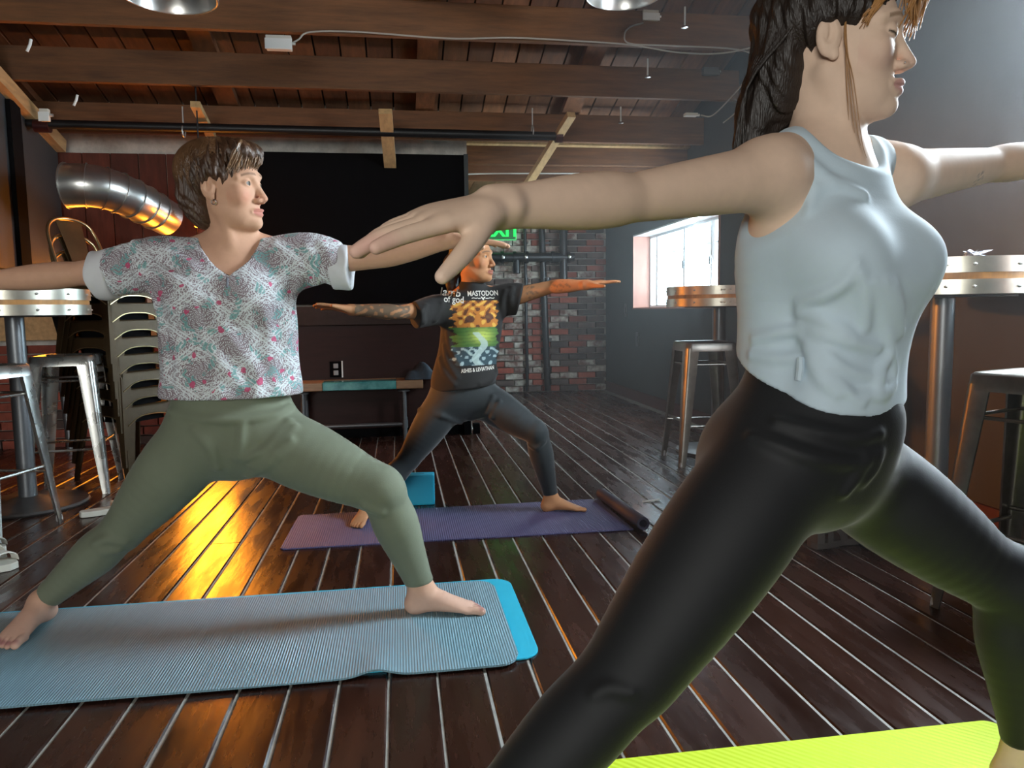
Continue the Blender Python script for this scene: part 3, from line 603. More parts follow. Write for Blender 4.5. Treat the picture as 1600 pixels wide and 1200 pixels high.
for k in range(NCH):
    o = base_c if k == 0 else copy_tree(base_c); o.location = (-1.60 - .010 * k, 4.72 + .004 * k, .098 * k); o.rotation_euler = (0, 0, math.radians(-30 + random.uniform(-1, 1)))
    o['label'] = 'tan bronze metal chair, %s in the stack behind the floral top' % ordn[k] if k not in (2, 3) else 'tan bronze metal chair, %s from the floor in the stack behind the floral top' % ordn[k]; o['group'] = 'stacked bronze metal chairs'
# black cloth bag hanging in the shade by the stack
c = at(103, 540, 4.95); mb = MB()
mb.add([c + np.array(p) for p in ((-.09, 0, .26), (.06, 0, .26), (.085, 0, .12), (.03, 0, -.02), (.055, .0, -.12), (-.075, 0, -.13), (-.035, 0, .0), (-.06, 0, .12), (-.09, .05, .26), (.06, .05, .26), (.085, .06, .12), (.03, .07, -.02), (.055, .07, -.12), (-.075, .07, -.13), (-.035, .07, 0), (-.06, .06, .12))],
       [tuple(range(8)), tuple(range(15, 7, -1))] + [(k, (k + 1) % 8, 8 + (k + 1) % 8, 8 + k) for k in range(8)])
tag(mb.obj('black_bag', mat('black_cloth', (.008, .008, .009), .9), None, True, bevel=.012), 'black cloth bag hanging below the left table top', 'bag')
# grey post of folded furniture behind the left stool
c = fl(112, 706); tag(MB().tube([(c[0], c[1], 0), (c[0] - .03, c[1], .62)], .028, 12).obj('grey_post', M_pole, None, 40), 'grey steel post standing against the brick plinth', 'post')

# ------------------------------------------------------------------ bench with teal inlay
by = 5.50; bx0, bx1 = at(440, 600, by)[0], at(661, 600, by)[0]; bc = (bx0 + bx1) / 2
t = thing('bench', 'long wooden bench with teal resin inlay and pipe legs', 'bench', (bc, by, 0))
M_bench = mat('honey_bench_wood', (.28, .155, .075), .4, noise=.35, nscale=5, stretch=(1, 6, 6)); M_teal = mat('teal_resin', (.02, .16, .17), .18, nscale=9, col2=(.10, .36, .34))
hw = (bx1 - bx0) / 2; a_, b_ = at(504, 600, by)[0] - bc, at(619, 600, by)[0] - bc
z0, z1, d0, d1 = .395, .455, -.02, .235
for (p, q, m_, nm) in ((-hw, a_, M_bench, 'plank'), (a_, b_, M_teal, 'resin_inlay'), (b_, hw, M_bench, 'plank')): MB().box((p, d0, z0), (q, d1 * (.55 if nm == 'resin_inlay' else 1), z1)).obj(nm, m_, t, bevel=.006)
MB().box((a_, d1 * .55, z0), (b_, d1, z1)).obj('plank', M_bench, t, bevel=.006)
lx = at(632, 640, by + .03)[0] - bc
for sx in (lx, -lx):
    for yy in (.03, .19):
        lg = MB().tube([(sx, yy, 0), (sx, yy, z0)], .017, 12).obj('leg', M_pole, t, 40); MB().tube([(sx, yy, .10), (sx, yy, .16)], .023, 12).obj('tee_fitting', M_pole, lg, 40); MB().lathe([(0, 0), (.045, 0), (.045, .006), (.02, .02), (0, .02)], (sx, yy, z0 - .021), 14).obj('flange', M_pole, lg, 40)
    MB().tube([(sx, .03, .13), (sx, .19, .13)], .015, 10).obj('cross_pipe', M_pole, t, 40)
MB().tube([(-lx, .03, .13), (lx, .03, .13)], .015, 10).obj('stretcher_pipe', M_pole, t, 40)
# folded dark jacket on the bench
c = at(655, 585, 5.66); mb = MB(); V = []; Fc = []; nx, ny = 14, 8
for i in range(nx + 1):
    for j in range(ny + 1):
        u, v = i / nx, j / ny; V.append((c[0] - .11 + .24 * u, 5.50 + .20 * v, .459 + .10 * math.sin(math.pi * u) ** .6 * math.sin(math.pi * v) ** .5 * (1 + .25 * math.sin(9 * u + 5 * v)) ))
for i in range(nx):
    for j in range(ny): k = i * (ny + 1) + j; Fc.append((k, k + ny + 1, k + ny + 2, k + 1))
nv = len(V); rim = [i * (ny + 1) for i in range(nx + 1)] + [nx * (ny + 1) + j for j in range(1, ny + 1)] + [i * (ny + 1) + ny for i in range(nx - 1, -1, -1)] + [j for j in range(ny - 1, 0, -1)]
Fc.append(tuple(rim)); mb.add(V, Fc); tag(mb.obj('folded_jacket', mat('navy_cloth', (.03, .045, .06), .85, noise=.2), None, True), 'folded dark navy jacket on the bench', 'jacket')

# ------------------------------------------------------------------ yoga mats
def ribbed(name, col, scale, dirn='X', rough=.62, depth=.5):
    m = mat(name, col, rough, noise=.06, nscale=4, sheen=.05); N, L = nt_of(m); b = N['Principled BSDF']; tc = N.new('ShaderNodeTexCoord'); w = N.new('ShaderNodeTexWave'); w.bands_direction = dirn; w.inputs['Scale'].default_value = scale; L.new(tc.outputs['Object'], w.inputs[0])
    bp = N.new('ShaderNodeBump'); bp.inputs['Strength'].default_value = depth; bp.inputs['Distance'].default_value = .003; L.new(w.outputs['Fac'], bp.inputs['Height']); L.new(bp.outputs[0], b.inputs['Normal']); return m
def flat_mat(name, part, label, m, outline, z0, z1, wave=None):
    o = MB(); c = np.mean(np.array(outline), 0); t = MB().prism([(x - c[0], y - c[1]) for x, y in outline], 0, z1 - z0)
    ob = t.obj(name, m, None, loc=(c[0], c[1], z0), bevel=.0015); return tag(ob, label, 'yoga mat')
M_blue = ribbed('blue_grey_mat_foam', (.175, .315, .385), 42); M_cyan = mat('cyan_mat_foam', (.025, .47, .68), .55); M_purp = ribbed('purple_mat_foam', (.060, .058, .150), 34); M_lime = ribbed('lime_mat_foam', (.60, .80, .015), 30, 'DIAGONAL')
MT = .004
flat_mat('yoga_mat', '', 'cyan mat underneath the blue-grey ribbed mat, showing at its right end', M_cyan, rrect(-1.35, 1.935, .362, 2.555, .06), .0005, .006)
# blue-grey mat: slightly rumpled sheet with a ripple along its near edge
V = []; Fc = []; out = rrect(-1.47, 1.90, .300, 2.525, .055, 6)
nx, ny = 118, 24; X0, X1, Y0, Y1, RR = -1.47, .300, 1.895, 2.525, .06
def inset(x):
    d = X1 - x
    if d < RR: return RR - math.sqrt(max(0, RR * RR - (RR - d) ** 2))
    d = x - X0
    return RR - math.sqrt(max(0, RR * RR - (RR - d) ** 2)) if d < RR else 0
for i in range(nx + 1):
    x = X0 + (X1 - X0) * i / nx; e = inset(x)
    for j in range(ny + 1):
        v = j / ny; y = Y0 + e + (Y1 - Y0 - 2 * e) * v
        z = .0125 + .012 * math.exp(-((x + .085) / .05) ** 2) * max(0, 1 - v * 3.2) ** 1.2 + .0015 * math.sin(5 * x + 3 * y)
        y += .012 * math.exp(-((x + .085) / .06) ** 2) * max(0, 1 - v * 3)
        V.append((x, y, z))
for i in range(nx):
    for j in range(ny): k = i * (ny + 1) + j; Fc.append((k, k + ny + 1, k + ny + 2, k + 1))
nv = len(V); V += [(x, y, max(z - .0055, .0068)) for x, y, z in V]; Fc += [tuple(nv + k for k in f[::-1]) for f in Fc[:nx * ny]]
rim = [i * (ny + 1) for i in range(nx + 1)] + [nx * (ny + 1) + j for j in range(1, ny + 1)] + [i * (ny + 1) + ny for i in range(nx - 1, -1, -1)] + [j for j in range(ny - 1, 0, -1)]
Fc += [(rim[k], nv + rim[k], nv + rim[(k + 1) % len(rim)], rim[(k + 1) % len(rim)]) for k in range(len(rim))]
tag(MB().add(V, Fc).obj('yoga_mat', M_blue, None, 50), 'blue-grey ribbed mat under the woman in sage green leggings', 'yoga mat')
# purple mat with its right end rolled up
pm = thing('yoga_mat', 'purple mat with a rolled end under the woman in the black band shirt', 'yoga mat', (.25, 3.3, 0))
pl_ = [fl(437, 860), fl(990, 828.5), fl(934, 781), fl(467, 807)]
P4 = [(p[0] - .25, p[1] - 3.3) for p in pl_]
def lerp2(a, b, t): return (a[0] + (b[0] - a[0]) * t, a[1] + (b[1] - a[1]) * t)
cor = [lerp2(P4[0], P4[3], .10), lerp2(P4[0], P4[3], .03), lerp2(P4[0], P4[1], .008), lerp2(P4[0], P4[1], .03), P4[1], P4[2], lerp2(P4[3], P4[2], .03), lerp2(P4[3], P4[2], .008), lerp2(P4[3], P4[0], .04)]
MB().prism(cor, .0005, .0065).obj('mat_sheet', M_purp, pm, bevel=.001)
a_, b_ = fl(1003, 830), fl(938, 781.5); a_ = np.array([a_[0] - .25, a_[1] - 3.3, 0]); b_ = np.array([b_[0] - .25, b_[1] - 3.3, 0]); ax = (b_ - a_); Ln = np.linalg.norm(ax); ax /= Ln; sd = np.array([ax[1], -ax[0], 0]); V = []; Fc = []
ns = 46; th = .0058
for i in range(ns + 1):
    a = -math.pi / 2 + i / ns * 4.3 * math.pi / 2 * 1.9; r = .031 - .0085 * (i / ns) * 1.2
    for rr in (r, r - th):
        q = sd * (.005 + rr * math.cos(a)) + np.array([0, 0, .033 + rr * math.sin(a)])
        V += [a_ + q, b_ + q]
for i in range(ns):
    o4 = i * 4; Fc += [(o4, o4 + 1, o4 + 5, o4 + 4), (o4 + 2, o4 + 6, o4 + 7, o4 + 3), (o4, o4 + 4, o4 + 6, o4 + 2), (o4 + 1, o4 + 3, o4 + 7, o4 + 5)]
Fc += [(0, 2, 3, 1), (ns * 4, ns * 4 + 1, ns * 4 + 3, ns * 4 + 2)]
MB().add(V, Fc).obj('rolled_end', mat('purple_mat_underside', (.035, .032, .055), .6), pm, 60)
# lime mat
g = [fl(1551, 1129), fl(1000, 1180)]; gx1 = g[0][0]; gy1 = g[0][1] + .003
flat_mat('yoga_mat', '', 'bright lime green ribbed mat in the foreground', M_lime, rrect(gx1 - 1.78, gy1 - .62, gx1, gy1, .03), .0005, .0065)

# foam block
p = fl(690, 783); q = fl(677, 789); t = thing('yoga_block', 'bright blue foam block behind the purple mat', 'yoga block', ((q[0] - .1), q[1] + .045, 0), math.radians(-4))
M_block = mat('bright_blue_foam', (.008, .40, .62), .55)
MB().box((-.11, -.042, 0.001), (.11, .042, .150)).obj('foam_body', M_block, t, bevel=.007)
MB().box((-.085, .0, .1485), (.06, .006, .1512)).obj('scuff_groove', mat('block_groove', (.01, .12, .24), .6), t)

# ------------------------------------------------------------------ shoes
M_shoe = mat('white_sandal', (.62, .62, .56), .6); M_sole = mat('pale_sole', (.50, .50, .44), .7); M_tan = mat('pale_tan_strap', (.46, .38, .28), .6)
def foot_outline(L, w):
    return [(-.5 * L, 0), (-.47 * L, -.30 * w), (-.30 * L, -.38 * w), (.05 * L, -.34 * w), (.28 * L, -.5 * w), (.44 * L, -.38 * w), (.5 * L, -.05 * w), (.46 * L, .32 * w), (.30 * L, .48 * w), (.05 * L, .38 * w), (-.3 * L, .36 * w), (-.47 * L, .28 * w)]
def sandal(loc, rz, label, L=.25, w=.095, velcro=True, m=None):
    t = thing('sandal', label, 'sandal', loc, rz, 'pairs of sandals left on the floor'); m = m or M_shoe
    MB().prism(foot_outline(L, w), .001, .028).obj('sole', M_sole if m is not MATS.get('dim_brown_strap') else m, t, bevel=.004)
    def strap(x, lean, h, wd, nm='strap'):
        V = []; n_ = 12
        for i in range(n_ + 1):
            a = math.pi * i / n_; y = -math.cos(a) * w * .47; z = .026 + h * math.sin(a) ** .7
            for dx_ in (-wd / 2, wd / 2):
                for th_ in (0, .005): V.append((x + dx_ - lean * math.sin(a), y, z + th_))
        Fc = []
        for i in range(n_): o4 = i * 4; Fc += [(o4, o4 + 4, o4 + 6, o4 + 2), (o4 + 1, o4 + 3, o4 + 7, o4 + 5), (o4, o4 + 1, o4 + 5, o4 + 4), (o4 + 2, o4 + 6, o4 + 7, o4 + 3)]
        Fc += [(0, 2, 3, 1), (n_ * 4, n_ * 4 + 1, n_ * 4 + 3, n_ * 4 + 2)]
        return MB().add(V, Fc).obj(nm, m, t, 50)
    if velcro:
        strap(.07, .01, .035, .05); strap(.0, .03, .06, .035); s_ = strap(-.075, -.01, .075, .03)
        MB().box((-.02, -.012, .085), (.03, .012, .092)).obj('velcro_tab', m, s_, bevel=.002)
        MB().prism([(-.125, -.03), (-.125, .03), (-.10, .042), (-.095, .036), (-.112, 0), (-.095, -.036), (-.10, -.042)], .026, .075).obj('heel_cup', m, t, bevel=.002)
    else:
        strap(.045, .02, .03, .02); MB().tube([(.08, 0, .026), (.065, 0, .045), (.045, 0, .058)], .006, 8).obj('toe_post', m, t, 50)
    return t
p = fl(2, 884); sandal((p[0] - .03, p[1], 0), math.radians(-35), 'white strappy sandal at the left edge of the floor')
p = fl(-28, 862); sandal((p[0], p[1] + .02, 0), math.radians(-40), 'second white strappy sandal, half out of the left edge')
p = fl(166, 804); sandal((p[0], p[1] + .02, 0), math.radians(25), 'pale thong sandal behind the sage green leg', .24, .09, False, M_tan)
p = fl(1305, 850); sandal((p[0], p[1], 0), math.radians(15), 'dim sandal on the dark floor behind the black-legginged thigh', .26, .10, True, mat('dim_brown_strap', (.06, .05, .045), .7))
c = fl(1018, 784); tag(MB().tube([(c[0] - .045, c[1], .004), (c[0] + .045, c[1] + .012, .006)], .004, 8).obj('white_pen', M_whitepaint, None, 40), 'thin white pen lying on the floor right of the rolled mat', 'pen')
# ------------------------------------------------------------------ implicit surfaces for bodies and clothes
def unit(v): v = np.array(v, float); return v / (np.linalg.norm(v) + 1e-12)
class Tube:
    """chain of elliptical cones: rows of (x, y, z, a, b); a is the half width along 'side', b across it"""
    def __init__(s, rows, side=(1, 0, 0), k=.02, sub=4, neg=False):
        R = np.array(rows, float)
        if R.shape[1] == 4: R = np.hstack([R, R[:, 3:4]])
        sd = np.array(side, float)
        sd = np.tile(sd, (len(R), 1)) if sd.ndim == 1 else sd
        A = np.hstack([R, sd]); A = spline(A, sub) if sub > 1 else A
        s.k = k; s.neg = neg; s.p = []
        for r0, r1 in zip(A[:-1], A[1:]):
            p0, p1 = r0[:3], r1[:3]; d = p1 - p0; L2 = d @ d
            if L2 < 1e-12: continue
            ax = d / math.sqrt(L2); sv = r0[5:8] + r1[5:8]; sv = sv - ax * (sv @ ax); sv = unit(sv); fv = np.cross(ax, sv)
            s.p.append((p0, d, L2, ax, sv, fv, max(r0[3], 1e-3), max(r1[3], 1e-3), max(r0[4], 1e-3), max(r1[4], 1e-3)))
        mr = A[:, 3:5].max(1)[:, None]; s.lo = (A[:, :3] - mr).min(0); s.hi = (A[:, :3] + mr).max(0)
    @staticmethod
    def dist(u, v, ta, L, a0, a1, b0, b1):
        """u, v across the axis, ta along it"""
        t = np.clip(ta * np.float32(1 / L), 0, 1); w = ta - t * np.float32(L); w *= w; u = u * u; v = v * v
        if abs(a0 - b0) + abs(a1 - b1) < 1e-6:
            n = u; n += v; n += w; np.sqrt(n, out=n); t *= np.float32(a1 - a0); t += np.float32(a0); n -= t; return n
        a = t * np.float32(a1 - a0) + np.float32(a0); b = t * np.float32(b1 - b0) + np.float32(b0); c = np.minimum(a, b); c *= c
        n = u + v; n += w; np.sqrt(n, out=n); a *= a; b *= b; u /= a; v /= b; w /= c; u += v; u += w; np.sqrt(u, out=u); np.maximum(u, np.float32(1e-3), out=u)
        np.reciprocal(u, out=u); u *= -1; u += 1; n *= u; return n
    def piece(s, P, q):
        p0, d, L2, ax, sv, fv, a0, a1, b0, b1 = q; Q = P - p0.astype(np.float32)
        return s.dist(Q @ sv.astype(np.float32), Q @ fv.astype(np.float32), Q @ ax.astype(np.float32), math.sqrt(L2), a0, a1, b0, b1)
    def ev(s, P):
        D = None
        for q in s.p:
            d = s.piece(P, q); D = d if D is None else np.minimum(D, d)
        return D
    def grid(s, ax3, D, off, mg):
        """union into D (a window of the grid given by its three axis arrays), piece by piece"""
        T = np.full(D.shape, 9, np.float32)
        for q in s.p:
            r = max(q[6], q[7], q[8], q[9]) + mg; lo = np.minimum(q[0], q[0] + q[1]) - r; hi = np.maximum(q[0], q[0] + q[1]) + r
            sl = tuple(slice(int(np.searchsorted(ax3[i], lo[i])), int(np.searchsorted(ax3[i], hi[i]))) for i in range(3))
            if any(x.stop <= x.start for x in sl): continue
            c3 = [ax3[i][sl[i]] - np.float32(q[0][i]) for i in range(3)]
            lin = lambda n: (c3[0] * np.float32(n[0]))[:, None, None] + (c3[1] * np.float32(n[1]))[None, :, None] + (c3[2] * np.float32(n[2]))[None, None, :]
            T[sl] = np.minimum(T[sl], s.dist(lin(q[4]), lin(q[5]), lin(q[3]), math.sqrt(q[2]), *q[6:10]))
        return T
class Ell:
    def __init__(s, c, r, M=None, k=.02, neg=False):
        s.c = np.array(c, float); s.r = np.array(r, float) * np.ones(3); s.M = np.eye(3) if M is None else np.array(M, float); s.k = k; s.neg = neg
        e = np.abs(s.M) @ s.r; s.lo = s.c - e; s.hi = s.c + e
    def ev(s, P):
        q = (P - s.c.astype(np.float32)) @ s.M.astype(np.float32); n = np.sqrt((q * q).sum(-1)); k = np.sqrt(((q / s.r.astype(np.float32)) ** 2).sum(-1))
        return np.where(k > 1e-3, n - n / np.maximum(k, 1e-3), -s.r.min()).astype(np.float32)
    def grid(s, ax3, D, off, mg):
        c3 = [ax3[i] - np.float32(s.c[i]) for i in range(3)]; n = None; k = None
        for j in range(3):
            m = s.M[:, j]; l = (c3[0] * np.float32(m[0]))[:, None, None] + (c3[1] * np.float32(m[1]))[None, :, None] + (c3[2] * np.float32(m[2]))[None, None, :]
            l *= l; n = l.copy() if n is None else n + l; l *= np.float32(1 / s.r[j] ** 2); k = l if k is None else k + l
        np.sqrt(n, out=n); np.sqrt(k, out=k); np.maximum(k, np.float32(1e-3), out=k); return n * (1 - 1 / k)
def smin(a, b, k):
    if k <= 0: return np.minimum(a, b)
    h = np.maximum(k - np.abs(a - b), 0) / k; return np.minimum(a, b) - h * h * k * .25
def ev_points(prims, P, off=0):
    P = np.asarray(P, np.float32); D = np.full(P.shape[:-1], 9, np.float32)
    for p in prims:
        d = p.ev(P); D = -smin(-D, d, p.k) if p.neg else smin(D, d, p.k)
    return D - off
def field(prims, lo, hi, vox, off=0, post=None):
    lo = np.array(lo, float); ax3 = [np.arange(lo[i], hi[i] + vox, vox).astype(np.float32) for i in range(3)]
    D = np.full([len(a) for a in ax3], 9, np.float32)
    for p in prims:
        mg = max(p.k, .0) + abs(off) + 3 * vox
        sl = tuple(slice(max(0, int(np.searchsorted(ax3[i], p.lo[i] - mg))), int(np.searchsorted(ax3[i], p.hi[i] + mg))) for i in range(3))
        if any(x.stop <= x.start for x in sl): continue
        sub = [ax3[i][sl[i]] for i in range(3)]; d = p.grid(sub, D[sl], off, mg)
        D[sl] = -smin(-D[sl], d, p.k) if p.neg else smin(D[sl], d, p.k)
    D -= off
    if post is not None:
        near = np.where(np.abs(D) < .10); P = np.stack([ax3[i][near[i]] for i in range(3)], -1); D[near] = post(P, D[near])
    return ax3, D
def nets(ax3, D):
    """surface nets: vertices and quads of the zero level"""
    S = D < 0; sh = D.shape; c = [(i, j, k) for i in (0, 1) for j in (0, 1) for k in (0, 1)]
    cnt = sum(S[i:sh[0] - 1 + i, j:sh[1] - 1 + j, k:sh[2] - 1 + k].astype(np.int8) for i, j, k in c)
    act = (cnt > 0) & (cnt < 8); idx = np.argwhere(act); num = np.full(act.shape, -1, np.int64); num[act] = np.arange(len(idx))
    val = np.stack([D[idx[:, 0] + i, idx[:, 1] + j, idx[:, 2] + k] for i, j, k in c], 1); cc = np.array(c, float)
    acc = np.zeros((len(idx), 3)); w = np.zeros(len(idx))
    for a in range(8):
        for b in range(a + 1, 8):
            if np.abs(cc[a] - cc[b]).sum() != 1: continue
            va, vb = val[:, a], val[:, b]; m = (va < 0) != (vb < 0); t = np.where(m, va / np.where(m, va - vb, 1), 0)
            acc += np.where(m[:, None], cc[a] + (cc[b] - cc[a]) * t[:, None], 0); w += m
    vox = float(ax3[0][1] - ax3[0][0]); V = np.array([ax3[0][0], ax3[1][0], ax3[2][0]]) + (idx + acc / w[:, None]) * vox
    Q = []
    for ax in range(3):
        o1, o2 = [i for i in range(3) if i != ax]
        a = [slice(1, n - 1) for n in sh]; b = [slice(1, n - 1) for n in sh]; a[ax] = slice(0, sh[ax] - 1); b[ax] = slice(1, sh[ax])
        s0, s1 = S[tuple(a)], S[tuple(b)]; e = np.argwhere(s0 != s1); fl_ = s0[tuple(e.T)]
        e = e + [0 if i == ax else 1 for i in range(3)]
        q = []
        for d1, d2 in ((0, 0), (1, 0), (1, 1), (0, 1)):
            g = e.copy(); g[:, o1] -= d1; g[:, o2] -= d2; q.append(num[tuple(g.T)])
        q = np.stack(q, 1); flip = fl_ if ax != 1 else ~fl_
        q[~flip] = q[~flip][:, ::-1]; Q.append(q)
    Q = np.vstack(Q); Q = Q[(Q >= 0).all(1)]
    return V, Q
def relax(V, Q, it=1, lam=.5):
    for _ in range(it):
        acc = np.zeros_like(V); n = np.zeros(len(V))
        for k in range(4):
            a, b = Q[:, k], Q[:, (k + 1) % 4]; np.add.at(acc, a, V[b]); np.add.at(acc, b, V[a]); np.add.at(n, a, 1); np.add.at(n, b, 1)
        V = V + lam * (acc / np.maximum(n, 1)[:, None] - V)
    return V
def npmesh(name, V, Q, base=(0, 0, 0), col=None, extra=None):
    base = np.array(base, float); V = np.asarray(V, float) - base
    faces = np.asarray(Q)
    me = bpy.data.meshes.new(name); nv, nf = len(V), len(faces); ln = faces.shape[1]
    me.vertices.add(nv); me.vertices.foreach_set('co', V.astype(np.float32).ravel()); me.loops.add(nf * ln); me.loops.foreach_set('vertex_index', faces.astype(np.int32).ravel())
    me.polygons.add(nf); me.polygons.foreach_set('loop_start', np.arange(0, nf * ln, ln, dtype=np.int32)); me.polygons.foreach_set('use_smooth', np.ones(nf, bool)); me.update(calc_edges=True); me.validate()
    if col is not None:
        at_ = me.attributes.new('Col', 'FLOAT_COLOR', 'POINT'); at_.data.foreach_set('color', np.hstack([col, np.ones((len(col), 1))]).astype(np.float32).ravel())
    return me
def solid(name, prims, lo, hi, vox, m, parent, base, off=0, post=None, paint=None, smooth_it=1, fine=()):
    """mesh of a field; 'fine' boxes are re-meshed with a smaller step and joined in"""
    ax3, D = field(prims, lo, hi, vox, off, post); V, Q = nets(ax3, D); V = relax(V, Q, smooth_it)
    VV, QQ = [], []
    if fine:
        C = V[Q].mean(1); keep = np.ones(len(Q), bool)
        for (l, h, v) in fine: keep &= ~((C > np.array(l) + 2.5 * v + vox).all(1) & (C < np.array(h) - 2.5 * v - vox).all(1))
        Q = Q[keep]
    VV.append(V); QQ.append(Q); n = len(V)
    for (l, h, v) in fine:
        a2, D2 = field(prims, l, h, v, off, post); V2, Q2 = nets(a2, D2); V2 = relax(V2, Q2, 1); VV.append(V2); QQ.append(Q2 + n); n += len(V2)
    V = np.vstack(VV); Q = np.vstack(QQ); used = np.unique(Q); mp = np.full(n, -1); mp[used] = np.arange(len(used)); V = V[used]; Q = mp[Q]
    return link(name, npmesh(name, V, Q, base, paint(V) if paint else None), m, parent)
def bbox(prims, pad=.03):
    return np.min([p.lo for p in prims if not p.neg], 0) - pad, np.max([p.hi for p in prims if not p.neg], 0) + pad
def march(prims, pix, off=0, tmax=6.0):
    """where lines of sight through photo pixels meet a surface (used once, to read fold positions off the photograph)"""
    pix = np.array(pix, float); r = np.stack([pix[:, 0] - 800, 600 - pix[:, 1], np.full(len(pix), F_PX)], 1) @ CR.T; r /= np.linalg.norm(r, axis=1)[:, None]
    o = np.array([0, 0, CAM_H]); lo, hi = bbox(prims, .0); t = np.full(len(pix), max(.3, np.linalg.norm(np.clip(o, lo, hi) - o) * .98)); hit = np.zeros(len(pix), bool); run = np.ones(len(pix), bool)
    for _ in range(90):
        i = np.where(run)[0]
        if not len(i): break
        d = ev_points(prims, o + r[i] * t[i][:, None], off); h = d < .001; hit[i[h]] = True; run[i[h]] = False; t[i[~h]] += np.clip(d[~h], .001, .25) * .8; run[t > tmax] = False
    return [o + r[k] * t[k] if hit[k] else None for k in range(len(pix))]

# ------------------------------------------------------------------ anatomy
def frame(f, u=(0, 0, 1)):
    f = unit(f); u = np.array(u, float); u = unit(u - f * (u @ f)); return np.stack([np.cross(f, u), f, u], 1)     # columns: side, forward, up
def hand(P, wrist, d, n, s, S=1.0, curl=(8, 12, 14, 16), spread=(6, 1, -4, -10), thumb=(.55, .8, -.1), rad=1.0):
    """wrist point, finger direction d, back-of-hand normal n, thumb-side direction s"""
    d = unit(d); n = unit(np.array(n, float) - d * (np.array(n, float) @ d)); s0 = np.cross(d, n); s = s0 if s0 @ np.array(s, float) > 0 else -s0
    w = np.array(wrist, float); L = lambda a, b, c: w + (d * a + s * b + n * c) * S
    P.append(Tube([(*L(-.02, 0, 0), .027 * S, .020 * S), (*L(.0, 0, 0), .027 * S, .019 * S), (*L(.035, .002, 0), .036 * S, .018 * S), (*L(.07, .001, .001), .040 * S, .0155 * S), (*L(.088, 0, .0), .038 * S, .012 * S)], s, .012))
    tips = []
    for i, (o, b, ln, r) in enumerate(((.0290, .088, .072, .0088), (.0098, .093, .080, .0092), (-.0100, .089, .074, .0088), (-.0285, .080, .059, .0078))):
        sp = math.radians(spread[i]); cu = math.radians(curl[i]); p = L(b - .012, o, .0); rows = [(*p, r * S * 1.1 * rad)]; a = cu * .6; dirs = d * math.cos(sp) + s * math.sin(sp)
        for f, rr in ((.46, 1.0), (.30, .93), (.24, .80)):
            p = p + (dirs * math.cos(a) - n * math.sin(a)) * ln * (f + (.014 / ln if f == .46 else 0)) * S; rows.append((*p, r * S * rr * rad)); a += cu
        P.append(Tube(rows, s, .006, 2)); tips.append((p, dirs * math.cos(a - cu) - n * math.sin(a - cu)))
    td = unit(d * thumb[0] + s * thumb[1] + n * thumb[2]); b0 = L(.018, .018, -.004); b1 = b0 + td * .045 * S; td2 = unit(td + d * .25); b2 = b1 + td2 * .036 * S; b3 = b2 + unit(td2 + d * .12) * .026 * S
    P.append(Tube([(*b0, .017 * S), (*b1, .0128 * S), (*b2, .0108 * S), (*b3, .0085 * S)], n, .014, 3))
    return dict(tips=tips, thumb=b3, td=td2, s=s, n=n, d=d)
def foot(P, ankle, d, S=1.0, ground=0.0):
    """bare foot on the ground pointing along d"""
    d = unit([d[0], d[1], 0]); s = np.array([d[1], -d[0], 0]); a = np.array(ankle, float)
    def L(f, sd, z): q = a + d * f * S + s * sd * S; return (q[0], q[1], ground + z * S)
    P.append(Tube([(*a, .034 * S, .038 * S), (*L(-.012, 0, .055), .033 * S, .038 * S), (*L(-.022, 0, .032), .031 * S, .032 * S)], s, .02))
    P.append(Tube([(*L(-.03, 0, .027), .029 * S, .027 * S), (*L(.03, 0, .040), .032 * S, .036 * S), (*L(.08, .002, .030), .038 * S, .026 * S), (*L(.125, .003, .019), .043 * S, .017 * S), (*L(.145, .003, .014), .041 * S, .013 * S)], s, .02))
    sg = 1
    return d, s
def toes(P, ankle, d, inner, S=1.0, ground=0.0):
    d = unit([d[0], d[1], 0]); s = np.array([d[1], -d[0], 0]) * inner; a = np.array(ankle, float); out = []
    for o, ln, r in ((.030, .046, .0125), (.009, .044, .0092), (-.008, .036, .0085), (-.022, .028, .008), (-.034, .019, .0078)):
        b = a + d * .138 * S + s * o * S; q = b + (d * ln + s * o * .06) * S
        P.append(Tube([(b[0], b[1], ground + .014 * S, r * S), (*((b + q) / 2)[:2], ground + .0145 * S, r * .95 * S), (q[0], q[1], ground + r * .95 * S, r * S)], s, .004, 2)); out.append((np.array([q[0], q[1], ground + .018 * S]), d))
    return out
